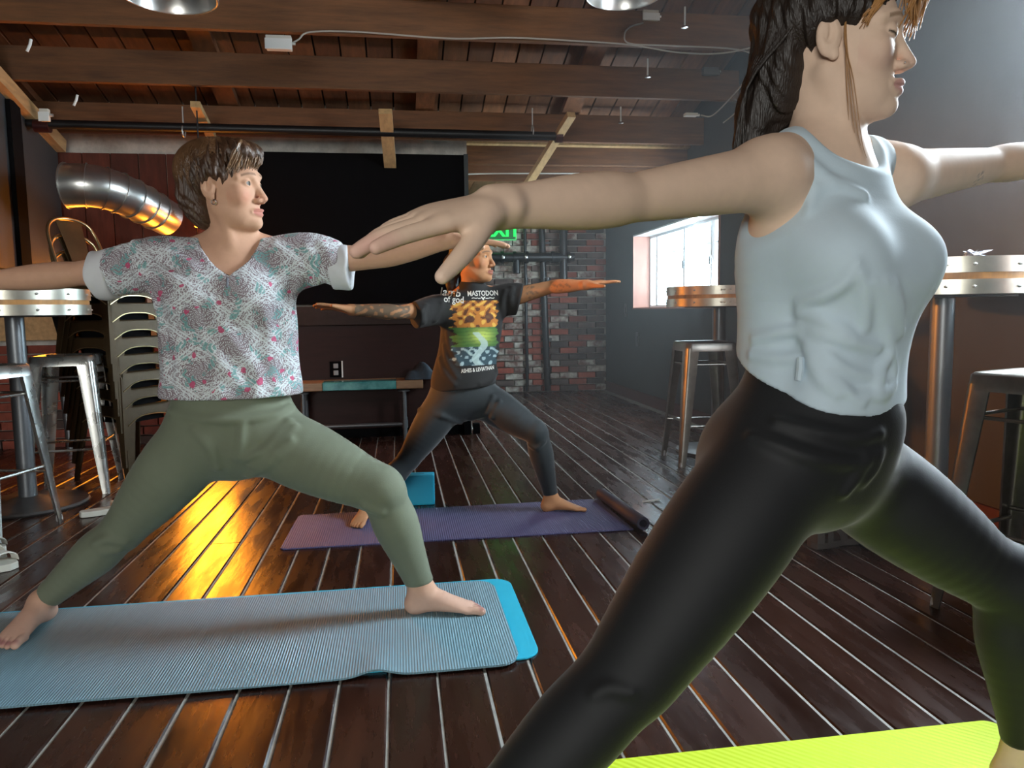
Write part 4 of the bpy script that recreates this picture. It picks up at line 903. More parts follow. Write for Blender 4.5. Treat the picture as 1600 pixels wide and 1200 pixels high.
def head(P, C, M, S=1.0, eyes='open', jaw=1.0, lips=1.0):
    C = np.array(C, float); T = lambda x, y, z: C + M @ (np.array([x, y, z]) * S)
    def E(c, r, k=.012, neg=False, pitch=0):
        MM = M
        if pitch: cp, sp = math.cos(pitch), math.sin(pitch); MM = M @ np.array([[1, 0, 0], [0, cp, -sp], [0, sp, cp]])
        P.append(Ell(T(*c), np.array(r) * S, MM, k * S, neg))
    def Tb(rows, k=.008, side=None, neg=False): P.append(Tube([(*T(*r[:3]), *[v * S for v in r[3:]]) for r in rows], M[:, 0] if side is None else side, k * S, 3, neg))
    E((0, -.020, .030), (.071, .093, .083)); E((0, .022, .012), (.062, .066, .082), .02); E((0, .026, -.042), (.056, .058, .068), .02)
    Tb([(-.050 * jaw, -.005, -.055, .013), (-.037 * jaw, .038, -.088, .013), (0, .066, -.103, .015), (.037 * jaw, .038, -.088, .013), (.050 * jaw, -.005, -.055, .013)], .03)
    E((0, .040, -.078), (.042, .042, .034), .02); E((0, .0775, -.101), (.018, .0145, .0145), .014)
    for sx in (-1, 1):
        E((sx * .042, .056, -.028), (.020, .020, .022), .02)
        E((sx * .031, .090, .001), (.019, .014, .0115), .010, True)
        Tb([(sx * .010, .0845, .020, .0075), (sx * .030, .080, .0245, .008), (sx * .050, .060, .017, .008)], .012)
        E((sx * .031, .0712, .0), (.0155, .0138, .0132), .004)
        if eyes == 'open': P.append(Ell(T(sx * .0315, .088, -.0005), np.array([.0135, .014, .0056]) * S, M, .002 * S, True))
        E((sx * .0120, .0915, -.0440), (.0075, .0110, .0072), .006)
        Me = M @ np.array([[math.cos(sx * .35), -math.sin(sx * .35), 0], [math.sin(sx * .35), math.cos(sx * .35), 0], [0, 0, 1]])
        P.append(Ell(T(sx * .074, -.012, -.008), np.array([.0085, .019, .031]) * S, Me, .006 * S)); P.append(Ell(T(sx * .0845, -.009, -.004), np.array([.0085, .0115, .020]) * S, Me, .002 * S, True)); P.append(Ell(T(sx * .079, -.016, -.002), np.array([.0035, .004, .013]) * S, Me, .003 * S))
        E((sx * .073, -.004, -.034), (.006, .008, .010), .004)
    Tb([(0, .0800, .012, .0105), (0, .0885, -.008, .0090), (0, .0985, -.026, .0088), (0, .1055, -.0385, .0092)], .010)
    E((0, .0945, -.0455), (.007, .010, .006), .006)
    Tb([(-.0225, .0785, -.0725, .0035), (-.011, .0915, -.0685, .0056 * lips), (0, .0950, -.0685, .0058 * lips), (.011, .0915, -.0685, .0056 * lips), (.0225, .0785, -.0725, .0035)], .008)
    Tb([(-.021, .0775, -.0755, .0035), (-.010, .0885, -.0795, .0062 * lips), (0, .0920, -.0802, .0066 * lips), (.010, .0885, -.0795, .0062 * lips), (.021, .0775, -.0755, .0035)], .008)
    Tb([(-.024, .0830, -.0738, .0012), (0, .1000, -.0738, .0016), (.024, .0830, -.0738, .0012)], .003, None, True)
    return T
def head_paint(V, col, C, M, S, lip, brow, cheek, lash=None):
    q = ((V - C) @ M) / S; x, y, z = np.abs(q[:, 0]), q[:, 1], q[:, 2]
    def mixin(w, c): w = np.clip(w, 0, 1)[:, None]; col[:] = col * (1 - w) + np.array(c) * w
    mixin(.55 * np.exp(-((x - .044) / .018) ** 2 - ((z + .035) / .02) ** 2) * (y > .03), cheek); mixin(.35 * np.exp(-(x / .018) ** 2 - ((z + .04) / .015) ** 2) * (y > .085), cheek)
    hw = .0075 * np.clip(1 - (x / .024) ** 2, 0, 1) ** .6 + .0015
    mixin(((y > .068) & (x < .0235)) * np.clip(2.2 - np.abs(z + .0738) / np.maximum(hw * 1.25, 1e-4) * 1.6, 0, 1) * .9, lip)
    zb_ = .0250 - np.clip((x - .030) / .02, 0, 1) ** 2 * .006; mixin(((y > .045) & (x > .011) & (x < .052)) * np.clip(1.7 - np.abs(z - zb_) / .0026, 0, 1) * .75, brow)
    if lash is not None: mixin(((y > .05) & (x > .017) & (x < .047)) * np.clip(1.5 - np.abs(z - lash - 3.0 * (x - .031) ** 2 * 6) / .0016, 0, 1), (.03, .02, .015))
    return col
def eyeballs(person, base, C, M, S, look, iris=(.10, .16, .17)):
    C = np.array(C, float)
    for sx in (-1, 1):
        c = C + M @ (np.array([sx * .031, .0712, 0]) * S); r = .0128 * S; V = []; Fc = []; nu, nv = 20, 14; col = []; lk = unit(look)
        for i in range(nv + 1):
            for j in range(nu):
                a, b = math.pi * i / nv, 2 * math.pi * j / nu; v = np.array([math.sin(a) * math.cos(b), math.sin(a) * math.sin(b), math.cos(a)]); V.append(c + v * r); dt = v @ lk
                col.append((.008, .008, .008) if dt > .97 else iris if dt > .85 else (.34, .31, .29))
        for i in range(nv):
            for j in range(nu): Fc.append((i * nu + j, i * nu + (j + 1) % nu, (i + 1) * nu + (j + 1) % nu, (i + 1) * nu + j))
        link('eye', npmesh('eye', np.array(V), np.array(Fc), base, np.array(col)), mat('eye_surface', (1, 1, 1), .35, attr='Col', spec=.2), person)
def locks(V_, F_, roots, dirs, length, r, rnd, grav=.5, n=7, wave=.3, sides=5):
    """tapered hair locks appended to vertex and face lists"""
    for p, d in zip(roots, dirs):
        p = np.array(p, float); d = unit(d); L = length * rnd.uniform(.6, 1.25); ph = rnd.uniform(0, 6.28); rows = [p]; sidev = unit(np.cross(d, [.3, .2, .9]))
        for i in range(n):
            d = unit(d + np.array([0, 0, -grav * L * 2.2 / n]) + sidev * wave * math.sin(ph + i * 1.7) * .6); p = p + d * L / n; rows.append(p)
        mb = MB(); mb.tube(rows, [r * (1 - .85 * (i / n) ** 1.3) for i in range(n + 1)], sides, False); o = len(V_); V_.extend(mb.v); F_.extend([tuple(k + o for k in f) for f in mb.f])
# ------------------------------------------------------------------ people
M_skin = {}
def skin(name, spec=.22, rough=.6):
    return mat(name, (1, 1, 1), rough, attr='Col', noise=.05, nscale=40, spec=spec)
def lerp(a, b, t): return np.array(a) * (1 - t) + np.array(b) * t
def limb(a, b, c, r, side, k=.03, n=4):
    """two-bone limb: r is a list of (fraction along a-b-c in 0..2, half width, half depth)"""
    rows = []
    for t, ra, rb in r:
        p = lerp(a, b, t) if t <= 1 else lerp(b, c, t - 1); rows.append((*p, ra, rb))
    return Tube(rows, side, k, n)
LEG = [(0, .090, .092), (.3, .090, .092), (.6, .077, .080), (.88, .058, .062), (1.0, .054, .057), (1.12, .050, .054), (1.32, .054, .058), (1.6, .043, .046), (1.85, .033, .036), (1.97, .031, .036)]
ARM = [(0, .050, .054), (.25, .046, .049), (.6, .040, .042), (.92, .034, .036), (1.0, .033, .035), (1.2, .037, .037), (1.5, .034, .032), (1.8, .027, .023), (2.0, .0265, .020)]
def sc_(L, s, w=1): return [(t, a * s * w, b * s * w) for t, a, b in L]
def build_torso(J, S, hs, ss, tab):
    """tab rows: (t along pelvis-chest-neck, half width, half depth, forward shift)"""
    rows = []; sd = []; 
    for t, a, b, f in tab:
        p = lerp(J['pel'], J['chest'], t) if t <= 1 else lerp(J['chest'], J['neck'], t - 1)
        s = unit(lerp(hs, ss, np.clip(t, 0, 1))); fw = np.cross([0, 0, 1], s); rows.append((*(p + fw * f * S), a * S, b * S)); sd.append(s)
    return Tube(rows, sd, .03, 4)
def joints(px): return {k: at(*v) for k, v in px.items()}
def cut_plane(p, n, c=None, r=None):
    p = np.array(p, float); n = unit(n)
    def f(P, D):
        d = ((P - p) @ n).astype(np.float32); m = -smin(-D, -d, .007)
        return m if c is None else np.where(np.linalg.norm(P - np.array(c), axis=-1) < r, m, D)
    return f
def chain(*fs):
    def f(P, D):
        for g in fs: D = g(P, D)
        return D
    return f
def ridges(prims, target, lines, r=.008, sink=.004, off=0, k=.014):
    """cloth folds: thin raised lines laid on a garment along points read off the photograph"""
    allp = march(target, [p for l in lines for p in l], off); i = 0
    for l in lines:
        pts = [p for p in allp[i:i + len(l)] if p is not None]; i += len(l)
        if len(pts) < 2: continue
        v = unit(np.mean(pts, 0) - [0, 0, CAM_H]); n = len(pts)
        prims.append(Tube([(*(p + v * sink), r * (.35 + .65 * math.sin(math.pi * (j + .5) / n))) for j, p in enumerate(pts)], (0, 0, 1), k, 3))

# ================================================================== woman in the floral top
J = joints(dict(pel=(364, 662, 2.36), chest=(355, 455, 2.34), neck=(362, 382, 2.335), head=(354, 292, 2.315),
    rs=(276, 412, 2.345), re=(118, 428, 2.40), rw=(-30, 440, 2.38), ls=(452, 408, 2.345), le=(588, 402, 2.30), lw=(708, 374, 2.28), lt=(802, 379, 2.27),
    rh=(312, 685, 2.37), rk=(192, 828, 2.41), lh=(425, 688, 2.34), lk=(598, 768, 2.235)))
J['ra'] = np.array([-1.115, 2.42, .075]); J['la'] = np.array([.052, 2.285, .082]); base = np.array([J['pel'][0], 2.36, 0]); X = np.array([1.0, 0, 0]); FW = np.array([0, -1.0, 0])
S = .98; hs, ss = X, X
TAB = [(-.22, .10, .085, 0), (-.10, .166, .116, 0), (.05, .178, .118, 0), (.25, .160, .106, .0), (.45, .130, .090, 0), (.7, .134, .102, 0), (1.0, .148, .112, .006), (1.35, .140, .098, 0), (1.7, .105, .075, -.004), (1.95, .06, .056, -.004)]
tor = build_torso(J, S, hs, ss, TAB); LEGS = [limb(J['rh'], J['rk'], J['ra'], sc_(LEG, 1.0, 1.13), X, .05), limb(J['lh'], J['lk'], J['la'], sc_(LEG, 1.0, 1.10), FW, .05)]
but = [Ell(J['pel'] + [-.06, .06, -.03], (.085, .07, .085), None, .04), Ell(J['pel'] + [.06, .06, -.03], (.085, .07, .085), None, .04)]
lower = [tor] + LEGS + but + [Ell((J['lk'] + J['lh']) / 2 * .1 + J['lk'] * .9 + [0, -.012, .01], (.05, .04, .05), None, .05)]
ARMS = [limb(J['rs'], J['re'], J['rw'], sc_(ARM, .98, 1.12), (0, 0, 1), .04), limb(J['ls'], J['le'], J['lw'], sc_(ARM, .95, 1.08), (0, 0, 1), .04)]
Fh = unit([.955, -.29, .03]); Mh = frame(Fh, (.03, -.04, 1)); Hc = J['head']; HS = 1.07
prims = list(lower) + ARMS
nb = J['neck']; prims += [Tube([(*(nb + [0, .0, -.03]), .062, .058), (*(nb + [0, -.006, .03]), .051, .051), (*(Hc + Mh @ np.array([0, -.012, -.065])), .052, .054), (*(Hc + Mh @ np.array([0, -.02, -.02])), .05, .06)], X, .03)]
for sx, sh in ((-1, 'rs'), (1, 'ls')): prims += [Tube([(*(nb + [sx * .03, .012, .01]), .034), (*(lerp(nb, J[sh], .55) + [0, .01, .025]), .034), (*(J[sh] + [0, 0, .006]), .05)], X, .04)]
prims += [Tube([(*(Hc + Mh @ np.array([.045, .0, -.055])), .012), (*(nb + [.012, -.055, -.015]), .011)], X, .018), Tube([(*(nb + [-.02, -.05, -.035]), .010), (*lerp(nb, J['rs'], .8), .012)], X, .02), Tube([(*(nb + [.02, -.05, -.035]), .010), (*lerp(nb, J['ls'], .8), .012)], X, .02)]
head(prims, Hc, Mh, HS, 'open', .88, .68)
h1 = hand(prims, J['rw'], J['rw'] - J['re'], (0, -.1, 1), (0, -1, 0), .95); h2 = hand(prims, J['lw'], J['lt'] - J['lw'], (0, -.15, 1), (0, -1, 0), .95, curl=(4, 6, 8, 10))
foot(prims, J['ra'], (-.10, -1, 0), 1.0, .013); t1 = toes(prims, J['ra'], (-.10, -1, 0), -1, 1.0, .013); foot(prims, J['la'], (1, -.14, 0), 1.0, .013); t2 = toes(prims, J['la'], (1, -.14, 0), 1, 1.0, .013)
def paint1(V):
    col = np.tile(np.array([.58, .335, .225]), (len(V), 1)); col = head_paint(V, col, Hc, Mh, HS, (.52, .20, .16), (.14, .075, .045), (.62, .24, .16))
    for p, d in t1 + t2: w = np.clip(1.6 - np.linalg.norm(V - p, axis=1) / .0085, 0, 1)[:, None]; col = col * (1 - w) + np.array([.22, .015, .03]) * w
    lowf = np.clip((.12 - V[:, 2]) / .05, 0, 1)[:, None]; col = col * (1 - .35 * lowf) + np.array([.66, .46, .40]) * .35 * lowf
    return col
W = thing('person', 'woman in a floral short-sleeved top and sage green leggings, arms outstretched', 'person', base)
lo, hi = bbox(prims)
def around(c, r, v): c = np.array(c); return (c - r, c + r, v)
solid('body', prims, lo, hi, .0055, skin('fair_tan_skin'), W, base, paint=paint1, fine=[around(Hc, .135, .0022), around(lerp(J['lw'], J['lt'], .5), .125, .0026), around(J['la'] + [.08, 0, -.03], .135, .0026), around(J['ra'] + [0, -.08, -.03], .135, .0026)])
eyeballs(W, base, Hc, Mh, HS, unit(Fh + np.array([.15, .0, 0])), (.05, .045, .03))
# leggings
M_sage = mat('sage_green_jersey', (.150, .172, .118), .78, noise=.10, nscale=6, sheen=.12, bump=.05, bscale=350)
lg = list(lower)
ridges(lg, lower, [[(268, 645), (320, 655), (378, 656), (430, 648), (455, 635)]], .006, .003, .006)
ridges(lg, lower, ([(452, 660), (420, 700), (385, 715)], [(460, 668), (430, 708), (395, 728)], [(455, 690), (425, 722), (390, 742)], [(378, 662), (376, 690), (372, 714)], [(160, 862), (185, 858), (205, 868)], [(150, 850), (170, 842), (195, 846)], [(595, 800), (570, 790), (548, 800)], [(305, 672), (330, 700), (340, 730)], [(640, 925), (660, 930), (678, 925)]), .007, .004, .005, .016)
dl = lambda k1, k2: unit(J[k2] - J[k1])
solid('leggings', lg, *bbox(lg), .005, M_sage, W, base, off=.0055, post=chain(cut_plane(J['pel'] + [0, 0, .150], (0, .0, 1)), cut_plane(J['la'] + [0, 0, .030], (.15, 0, -1), J['la'], .2), cut_plane(lerp(J['rk'], J['ra'], .90), dl('rk', 'ra'), J['ra'], .2)))
# floral top: loose body, dolman sleeves, V neck
def nodes_pattern(name):
    m = bpy.data.materials.new(name); m.use_nodes = True; N, L = nt_of(m); b = N['Principled BSDF']; setp(b, Roughness=.85, Sheen_Weight=.1)
    def val(v): n = N.new('ShaderNodeValue'); n.outputs[0].default_value = v; return n.outputs[0]
    def mth(op, a, b_=None, c=None):
        n = N.new('ShaderNodeMath'); n.operation = op
        for i, v in enumerate((a, b_, c)):
            if v is None: continue
            if isinstance(v, (int, float)): n.inputs[i].default_value = v
            else: L.new(v, n.inputs[i])
        return n.outputs[0]
    def mixc(f, a, c):
        n = N.new('ShaderNodeMix'); n.data_type = 'RGBA'
        if isinstance(f, (int, float)): n.inputs[0].default_value = f
        else: L.new(f, n.inputs[0])
        for i, v in ((6, a), (7, c)):
            if isinstance(v, tuple): n.inputs[i].default_value = (*v, 1)
            else: L.new(v, n.inputs[i])
        return n.outputs[2]
    return m, N, L, b, mth, mixc
M_floral, N, L, bs, mth, mixc = nodes_pattern('floral_medallion_print')
tc = N.new('ShaderNodeTexCoord'); wn = N.new('ShaderNodeTexNoise'); wn.inputs['Scale'].default_value = 55; L.new(tc.outputs['Object'], wn.inputs[0])
wv = N.new('ShaderNodeVectorMath'); wv.operation = 'SCALE'; wv.inputs['Scale'].default_value = .006; L.new(wn.outputs['Color'], wv.inputs[0]); av = N.new('ShaderNodeVectorMath'); L.new(tc.outputs['Object'], av.inputs[0]); L.new(wv.outputs[0], av.inputs[1])
sp = N.new('ShaderNodeSeparateXYZ'); L.new(av.outputs[0], sp.inputs[0]); xx, yy, zz = sp.outputs
xx = mth('ADD', xx, mth('MULTIPLY', yy, .35)); u_ = mth('DIVIDE', xx, .200); v_ = mth('DIVIDE', zz, .158)
pu, pv = mth('ADD', u_, v_), mth('SUBTRACT', u_, v_)                       # diamond lattice
fu, fv = mth('SUBTRACT', mth('FRACT', pu), .5), mth('SUBTRACT', mth('FRACT', pv), .5)
rr = mth('SQRT', mth('ADD', mth('MULTIPLY', fu, fu), mth('MULTIPLY', fv, fv))); th = mth('ARCTAN2', fv, fu)
rings = mth('SINE', mth('ADD', mth('MULTIPLY', rr, 64), mth('MULTIPLY', mth('SINE', mth('MULTIPLY', th, 8)), 1.9)))
petal = mth('SINE', mth('ADD', mth('MULTIPLY', th, 12), mth('MULTIPLY', rr, 38)))
edge = mth('ABSOLUTE', mth('SUBTRACT', mth('ADD', mth('ABSOLUTE', fu), mth('ABSOLUTE', fv)), mth('ADD', .60, mth('MULTIPLY', mth('SINE', mth('MULTIPLY', th, 12)), .05))))
cell = mth('MAXIMUM', mth('ABSOLUTE', fu), mth('ABSOLUTE', fv)); frame_l = mth('MAXIMUM', mth('LESS_THAN', edge, .020), mth('LESS_THAN', mth('ABSOLUTE', mth('SUBTRACT', cell, .465)), .012))
vor = N.new('ShaderNodeTexVoronoi'); vor.feature = 'DISTANCE_TO_EDGE'; vor.inputs['Scale'].default_value = 150; L.new(av.outputs[0], vor.inputs[0])
lace = mth('MULTIPLY', mth('LESS_THAN', vor.outputs['Distance'], .07), mth('GREATER_THAN', rr, .30))
white = mth('MAXIMUM', mth('MULTIPLY', mth('LESS_THAN', mth('ABSOLUTE', rings), .52), mth('GREATER_THAN', petal, -.55)), lace); white = mth('MAXIMUM', white, frame_l)
c = mixc(white, (.235, .185, .21), (.66, .71, .74))
n1 = N.new('ShaderNodeTexNoise'); n1.inputs['Scale'].default_value = 26; n1.inputs['Detail'].default_value = 1; L.new(tc.outputs['Object'], n1.inputs[0])
tealm = mth('MULTIPLY', mth('GREATER_THAN', n1.outputs['Fac'], .61), mth('LESS_THAN', rings, .45)); c = mixc(mth('MULTIPLY', tealm, .75), c, (.13, .36, .36))
v2 = N.new('ShaderNodeTexVoronoi'); v2.inputs['Scale'].default_value = 22; v2.inputs['Randomness'].default_value = .8; L.new(av.outputs[0], v2.inputs[0])
pink = mth('LESS_THAN', mth('ADD', v2.outputs['Distance'], mth('MULTIPLY', mth('SUBTRACT', wn.outputs['Fac'], .5), .5)), .165); c = mixc(mth('MULTIPLY', pink, .9), c, (.52, .06, .16)); L.new(c, bs.inputs['Base Color'])
SH = [(.18, .208, .146, .004), (.24, .214, .152, .004), (.36, .206, .144, .006), (.55, .204, .138, .006), (.8, .202, .134, .006), (1.0, .192, .130, .006), (1.3, .158, .108, 0), (1.6, .118, .078, -.004), (1.85, .08, .06, -.004)]
shirt = [build_torso(J, .98, hs, ss, SH)]
cuffL, cuffR = at(160, 430, 2.385), at(537, 418, 2.315)
shirt += [Tube([(*(J['rs'] + [.08, 0, -.02]), .075, .085), (*lerp(J['rs'], J['re'], .12), .077, .085), (*lerp(J['rs'], J['re'], .42), .064, .074), (*(cuffL + [0, 0, .002]), .058, .068)], (0, -1, 0), .05), Tube([(*(J['ls'] + [-.08, 0, -.02]), .075, .085), (*lerp(J['ls'], J['le'], .15), .075, .083), (*lerp(J['ls'], J['le'], .4), .062, .07), (*cuffR, .056, .062)], (0, -1, 0), .05)]
shirt += [Ell(J['chest'] + [-.075, -.085, -.02], (.075, .055, .07), None, .05), Ell(J['chest'] + [.075, -.085, -.02], (.075, .055, .07), None, .05)]
sh2 = list(shirt)
ridges(sh2, shirt, ([(210, 380), (235, 410), (275, 440), (320, 470)], [(190, 388), (220, 425), (255, 460)], [(240, 378), (262, 396), (300, 418)], [(330, 470), (345, 500), (365, 535), (400, 580)], [(300, 470), (320, 520), (350, 575), (380, 605)], [(455, 400), (470, 420), (462, 450)], [(480, 390), (497, 412), (492, 440)], [(430, 385), (445, 405), (440, 440)], [(505, 385), (515, 405), (510, 430)], [(250, 480), (258, 530), (262, 580)], [(455, 470), (445, 520), (450, 570)], [(280, 600), (285, 570), (275, 530)], [(340, 612), (335, 585), (345, 560)], [(400, 612), (402, 590), (395, 565)], [(430, 605), (425, 580), (432, 550)], [(225, 440), (240, 455), (250, 480)], [(410, 480), (420, 520), (415, 560)]), .011, .006, 0, .026)
ribs = [0]
def hemwave(P, D): return D + (.004 * np.sin(P[:, 0] * 70 + np.sin(P[:, 2] * 20) * 2) * np.clip(1 - (P[:, 2] - (J['pel'][2] + .09)) / .16, 0, 1)).astype(np.float32)
vn = J['neck'] + [.012, -.10, -.012]
neckcut = [Tube([(*(nb + [0, -.02, .06]), .098, .075), (*(nb + [.006, -.06, -.01]), .072, .06), (*(nb + [.012, -.12, -.085]), .006, .05)], X, .004, 5, True), Ell(nb + [0, .005, .03], (.085, .07, .05), None, .01, True)]
solid('floral_top', sh2 + neckcut, *bbox(sh2), .0042, M_floral, W, base, post=chain(hemwave, cut_plane(J['pel'] + [0, 0, .088], (0, 0, -1)), cut_plane(cuffL, dl('rs', 're'), cuffL, .13), cut_plane(cuffR, dl('ls', 'le'), cuffR, .12)))
# neckline binding and placket
M_bind = mat('pale_grey_binding', (.42, .44, .46), .8)
M_cuff = mat('white_cotton', (.62, .63, .66), .85, noise=.06, nscale=15)
for cp, d_, ra, rb in ((cuffL, dl('rs', 're'), .062, .073), (cuffR, dl('ls', 'le'), .060, .066)):
    rows = [(*(cp - d_ * .036), ra * 1.02, rb * 1.02), (*(cp + d_ * .020), ra, rb)]
    solid('rolled_cuff', [Tube(rows, (0, -1, 0), .01, 2), Tube([(*(cp - d_ * .10), ra * .5), (*(cp - d_ * .07), ra * .5)], (0, -1, 0), .0, 1)][:1], cp - .13, cp + .13, .0035, M_cuff, W, base, post=chain(cut_plane(cp + d_ * .022, d_), cut_plane(cp - d_ * .036, -d_), lambda P, D, cp=cp, d_=d_: D + (.0022 * np.sin((P @ np.array([0, 9.0, 60.0])) + (P @ d_) * 90)).astype(np.float32)))
bt = [p for p in march(sh2 + neckcut, ((356, 423), (355.5, 436), (355, 449))) if p is not None]
if len(bt) > 1: MB().tube([p - base + [0, -.001, 0] for p in bt], .0035, 8).obj('placket', mat('grey_placket', (.16, .17, .20), .7), W, True)
# hair: short brown layered crop
def hair_cap(C, M, S, vols, cuts, amp, seed, freq=90):
    C = np.array(C); P = [Ell(C + M @ (np.array(c) * S), np.array(r) * S, M, .02 * S) for c, r in vols] + [Ell(C + M @ (np.array(c) * S), np.array(r) * S, M, .010 * S, True) for c, r in cuts]
    def post(Q, D):
        q = ((Q - C) @ M) / S; an = np.arctan2(q[:, 0], q[:, 1] + .02); w = np.sin(an * 23 + q[:, 2] * freq * .5 + 2 * np.sin(q[:, 1] * 40 + seed)) + .7 * np.sin(an * 41 - q[:, 2] * freq * .9 + seed * 2 + 1.5 * np.sin(q[:, 2] * 60))
        return D + (amp * S * w).astype(np.float32)
    return P, post
M_hair1 = mat('brown_hair', (.060, .028, .014), .42, noise=.6, nscale=9, stretch=(3, 3, .6), spec=.6, bump=.35, bscale=120)
hp, post = hair_cap(Hc, Mh, HS, [((0, -.024, .046), (.085, .106, .083)), ((0, -.074, -.015), (.074, .058, .075)), ((.0, .045, .082), (.066, .058, .036)), ((.062, -.02, .03), (.026, .06, .045)), ((-.062, -.02, .03), (.026, .06, .045)), ((0, -.06, -.07), (.055, .04, .04))], [((0, .108, -.035), (.085, .062, .105)), ((.085, .012, -.025), (.03, .042, .042)), ((-.085, .012, -.025), (.03, .042, .042)), ((0, .03, -.11), (.08, .07, .06))], .0035, 1.0)
ho = solid('hair', hp, *bbox(hp, .02), .003, M_hair1, W, base, post=post)
def skull_locks(C, M, S, base, n, cen, rad, ends, r, rnd, wave=.10, crown=(0, -.35), lift=.004, tail=.012):
    """locks combed from the crown over the skull; ends(a) gives the elevation where hair at azimuth a stops"""
    V_, F_ = [], []; cen = np.array(cen); rad = np.array(rad)
    for i in range(n):
        a = rnd.uniform(-math.pi, math.pi); e1 = ends(a) + rnd.uniform(-.12, .12); e0 = rnd.uniform(.75, 1.5); k = rnd.uniform(5, 9); ph = rnd.uniform(0, 6.28); rows = []; N_ = 11
        if e0 < e1 + .2: e0 = e1 + .3
        for j in range(N_):
            t = j / (N_ - 1); e = e0 + (e1 - e0) * t; aa = a + wave * math.sin(k * t + ph) * (.3 + t) + .25 * math.sin(a) * (1 - t); v = np.array([math.sin(aa) * math.cos(e), math.cos(aa) * math.cos(e) + crown[1] * max(0, math.sin(e)) * .25, math.sin(e)])
            p = cen + v * rad * (1 + lift / .09 * (.4 + .6 * math.sin(math.pi * t)) + (tail / .09) * max(0, t - .75)); rows.append(C + M @ (p * S) - base)
        mb = MB(); mb.tube(rows, [r * (.55 + .45 * math.sin(math.pi * min(1, j / (N_ - 1) + .2))) * (1 - .75 * (j / (N_ - 1)) ** 3) for j in range(N_)], 5, False); o_ = len(V_); V_.extend(mb.v); F_.extend([tuple(q + o_ for q in f) for f in mb.f])
    return V_, F_
def ends1(a):
    c_ = math.cos(a); return .55 if c_ > .75 else (.22 + .3 * max(0, c_) if c_ > -.05 else -.25 - .75 * (-c_))
rnd = random.Random(4); M_hl = mat('brown_hair_light', (.115, .058, .026), .4, noise=.65, nscale=14, spec=.6)
V_, F_ = skull_locks(Hc, Mh, HS, base, 620, (0, -.026, .040), (.086, .107, .088), ends1, .0034, rnd, .16); link('hair_locks', npmesh('hair_locks', np.array(V_), np.array(F_)), M_hl, ho)
V_, F_ = [], []
for i in range(110):   # side-swept fringe
    t0 = rnd.uniform(0, 1); p_ = [(-.035 + .07 * t0, .070, .112), (-.030 + .085 * t0, .094 - .022 * t0 * t0, .094 + rnd.uniform(-.006, .006)), (-.020 + .088 * t0, .094 - .035 * t0 * t0 + rnd.uniform(-.006, .006), .066 + rnd.uniform(-.01, .01)), (-.012 + .088 * t0, .086 - .045 * t0 * t0 + rnd.uniform(-.004, .006), .044 - .014 * t0 + rnd.uniform(-.012, .008))]
    Q_ = spline([Hc + Mh @ (np.array(p) * HS) - base for p in p_], 4); mb = MB(); mb.tube(Q_, [.0027 * (1 - .8 * (j / (len(Q_) - 1)) ** 2) for j in range(len(Q_))], 5, False); o_ = len(V_); V_.extend(mb.v); F_.extend([tuple(k + o_ for k in f) for f in mb.f])
link('fringe', npmesh('fringe', np.array(V_), np.array(F_)), mat('light_brown_fringe', (.17, .088, .038), .4, noise=.5, nscale=14, spec=.6), ho)
ear = Hc + Mh @ (np.array([.074, .000, -.048]) * HS); MB().tube(arc(ear - base, .007, 0, 2 * math.pi, 14, Mh[:, 1], Mh[:, 2]), .0012, 6).obj('earring', MATS['chrome'], W, True)
# ================================================================== woman in the light tank top (nearest)
J = joints(dict(pel=(1262, 690, 1.19), chest=(1283, 405, 1.20), neck=(1293, 240, 1.20), head=(1307, 70, 1.20),
    rs=(1202, 276, 1.135), re=(985, 310, 1.03), rw=(768, 325, .915), rt=(573, 364, .86), ls=(1392, 280, 1.275), le=(1545, 258, 1.375), lw=(1692, 240, 1.43),
    rh=(1208, 728, 1.14), rk=(985, 1048, 1.10), lh=(1332, 738, 1.245), lk=(1570, 915, 1.20)))
J['ra'] = np.array([.03, 1.08, .08]); J['la'] = fl(1600, 1172, .085); base = np.array([J['pel'][0], 1.18, 0])
hs, ss = unit([.95, .28, 0]), unit([.93, .36, 0]); fwd = lambda s: np.array([s[1], -s[0], 0]); fh, fs = fwd(hs), fwd(ss)
TAB = [(-.20, .10, .09, 0), (-.10, .148, .118, 0), (.02, .154, .122, 0), (.2, .130, .104, .0), (.42, .112, .088, 0), (.68, .126, .098, 0), (1.0, .144, .110, .004), (1.35, .138, .096, 0), (1.7, .105, .074, -.004), (1.95, .06, .056, -.004)]
tor = build_torso(J, 1.0, hs, ss, TAB)
LEGS = [limb(J['rh'], J['rk'], J['ra'], [(0, .092, .094), (.3, .097, .097), (.6, .090, .091), (.88, .076, .078), (1.0, .070, .072), (1.12, .064, .066), (1.32, .064, .066), (1.6, .050, .052), (1.85, .036, .038), (1.97, .033, .036)], hs, .05), limb(J['lh'], J['lk'], J['la'], sc_(LEG, 1.0, .98), fh, .05)]
but = [Ell(J['pel'] - hs * .068 - fh * .062 + [0, 0, -.035], (.088, .075, .092), None, .05), Ell(J['pel'] + hs * .06 - fh * .062 + [0, 0, -.035], (.088, .075, .09), None, .05)]
lower = [tor] + LEGS + but + [Ell(J['lk'] + [.018, -.012, .012], (.048, .045, .05), None, .05), Ell(J['pel'] + fh * .075 + [0, 0, .05], (.09, .05, .075), None, .05)]
ARMS = [limb(J['rs'], J['re'], J['rw'], sc_(ARM, 1.0, 1.04), (0, 0, 1), .045), limb(J['ls'], J['le'], J['lw'], sc_(ARM, 1.0, 1.04), (0, 0, 1), .045)]
Fh = unit([.86, -.51, -.02]); Mh = frame(Fh, (-.02, 0, 1)); Hc = J['head']; HS = 1.05; nb = J['neck']
prims = list(lower) + ARMS
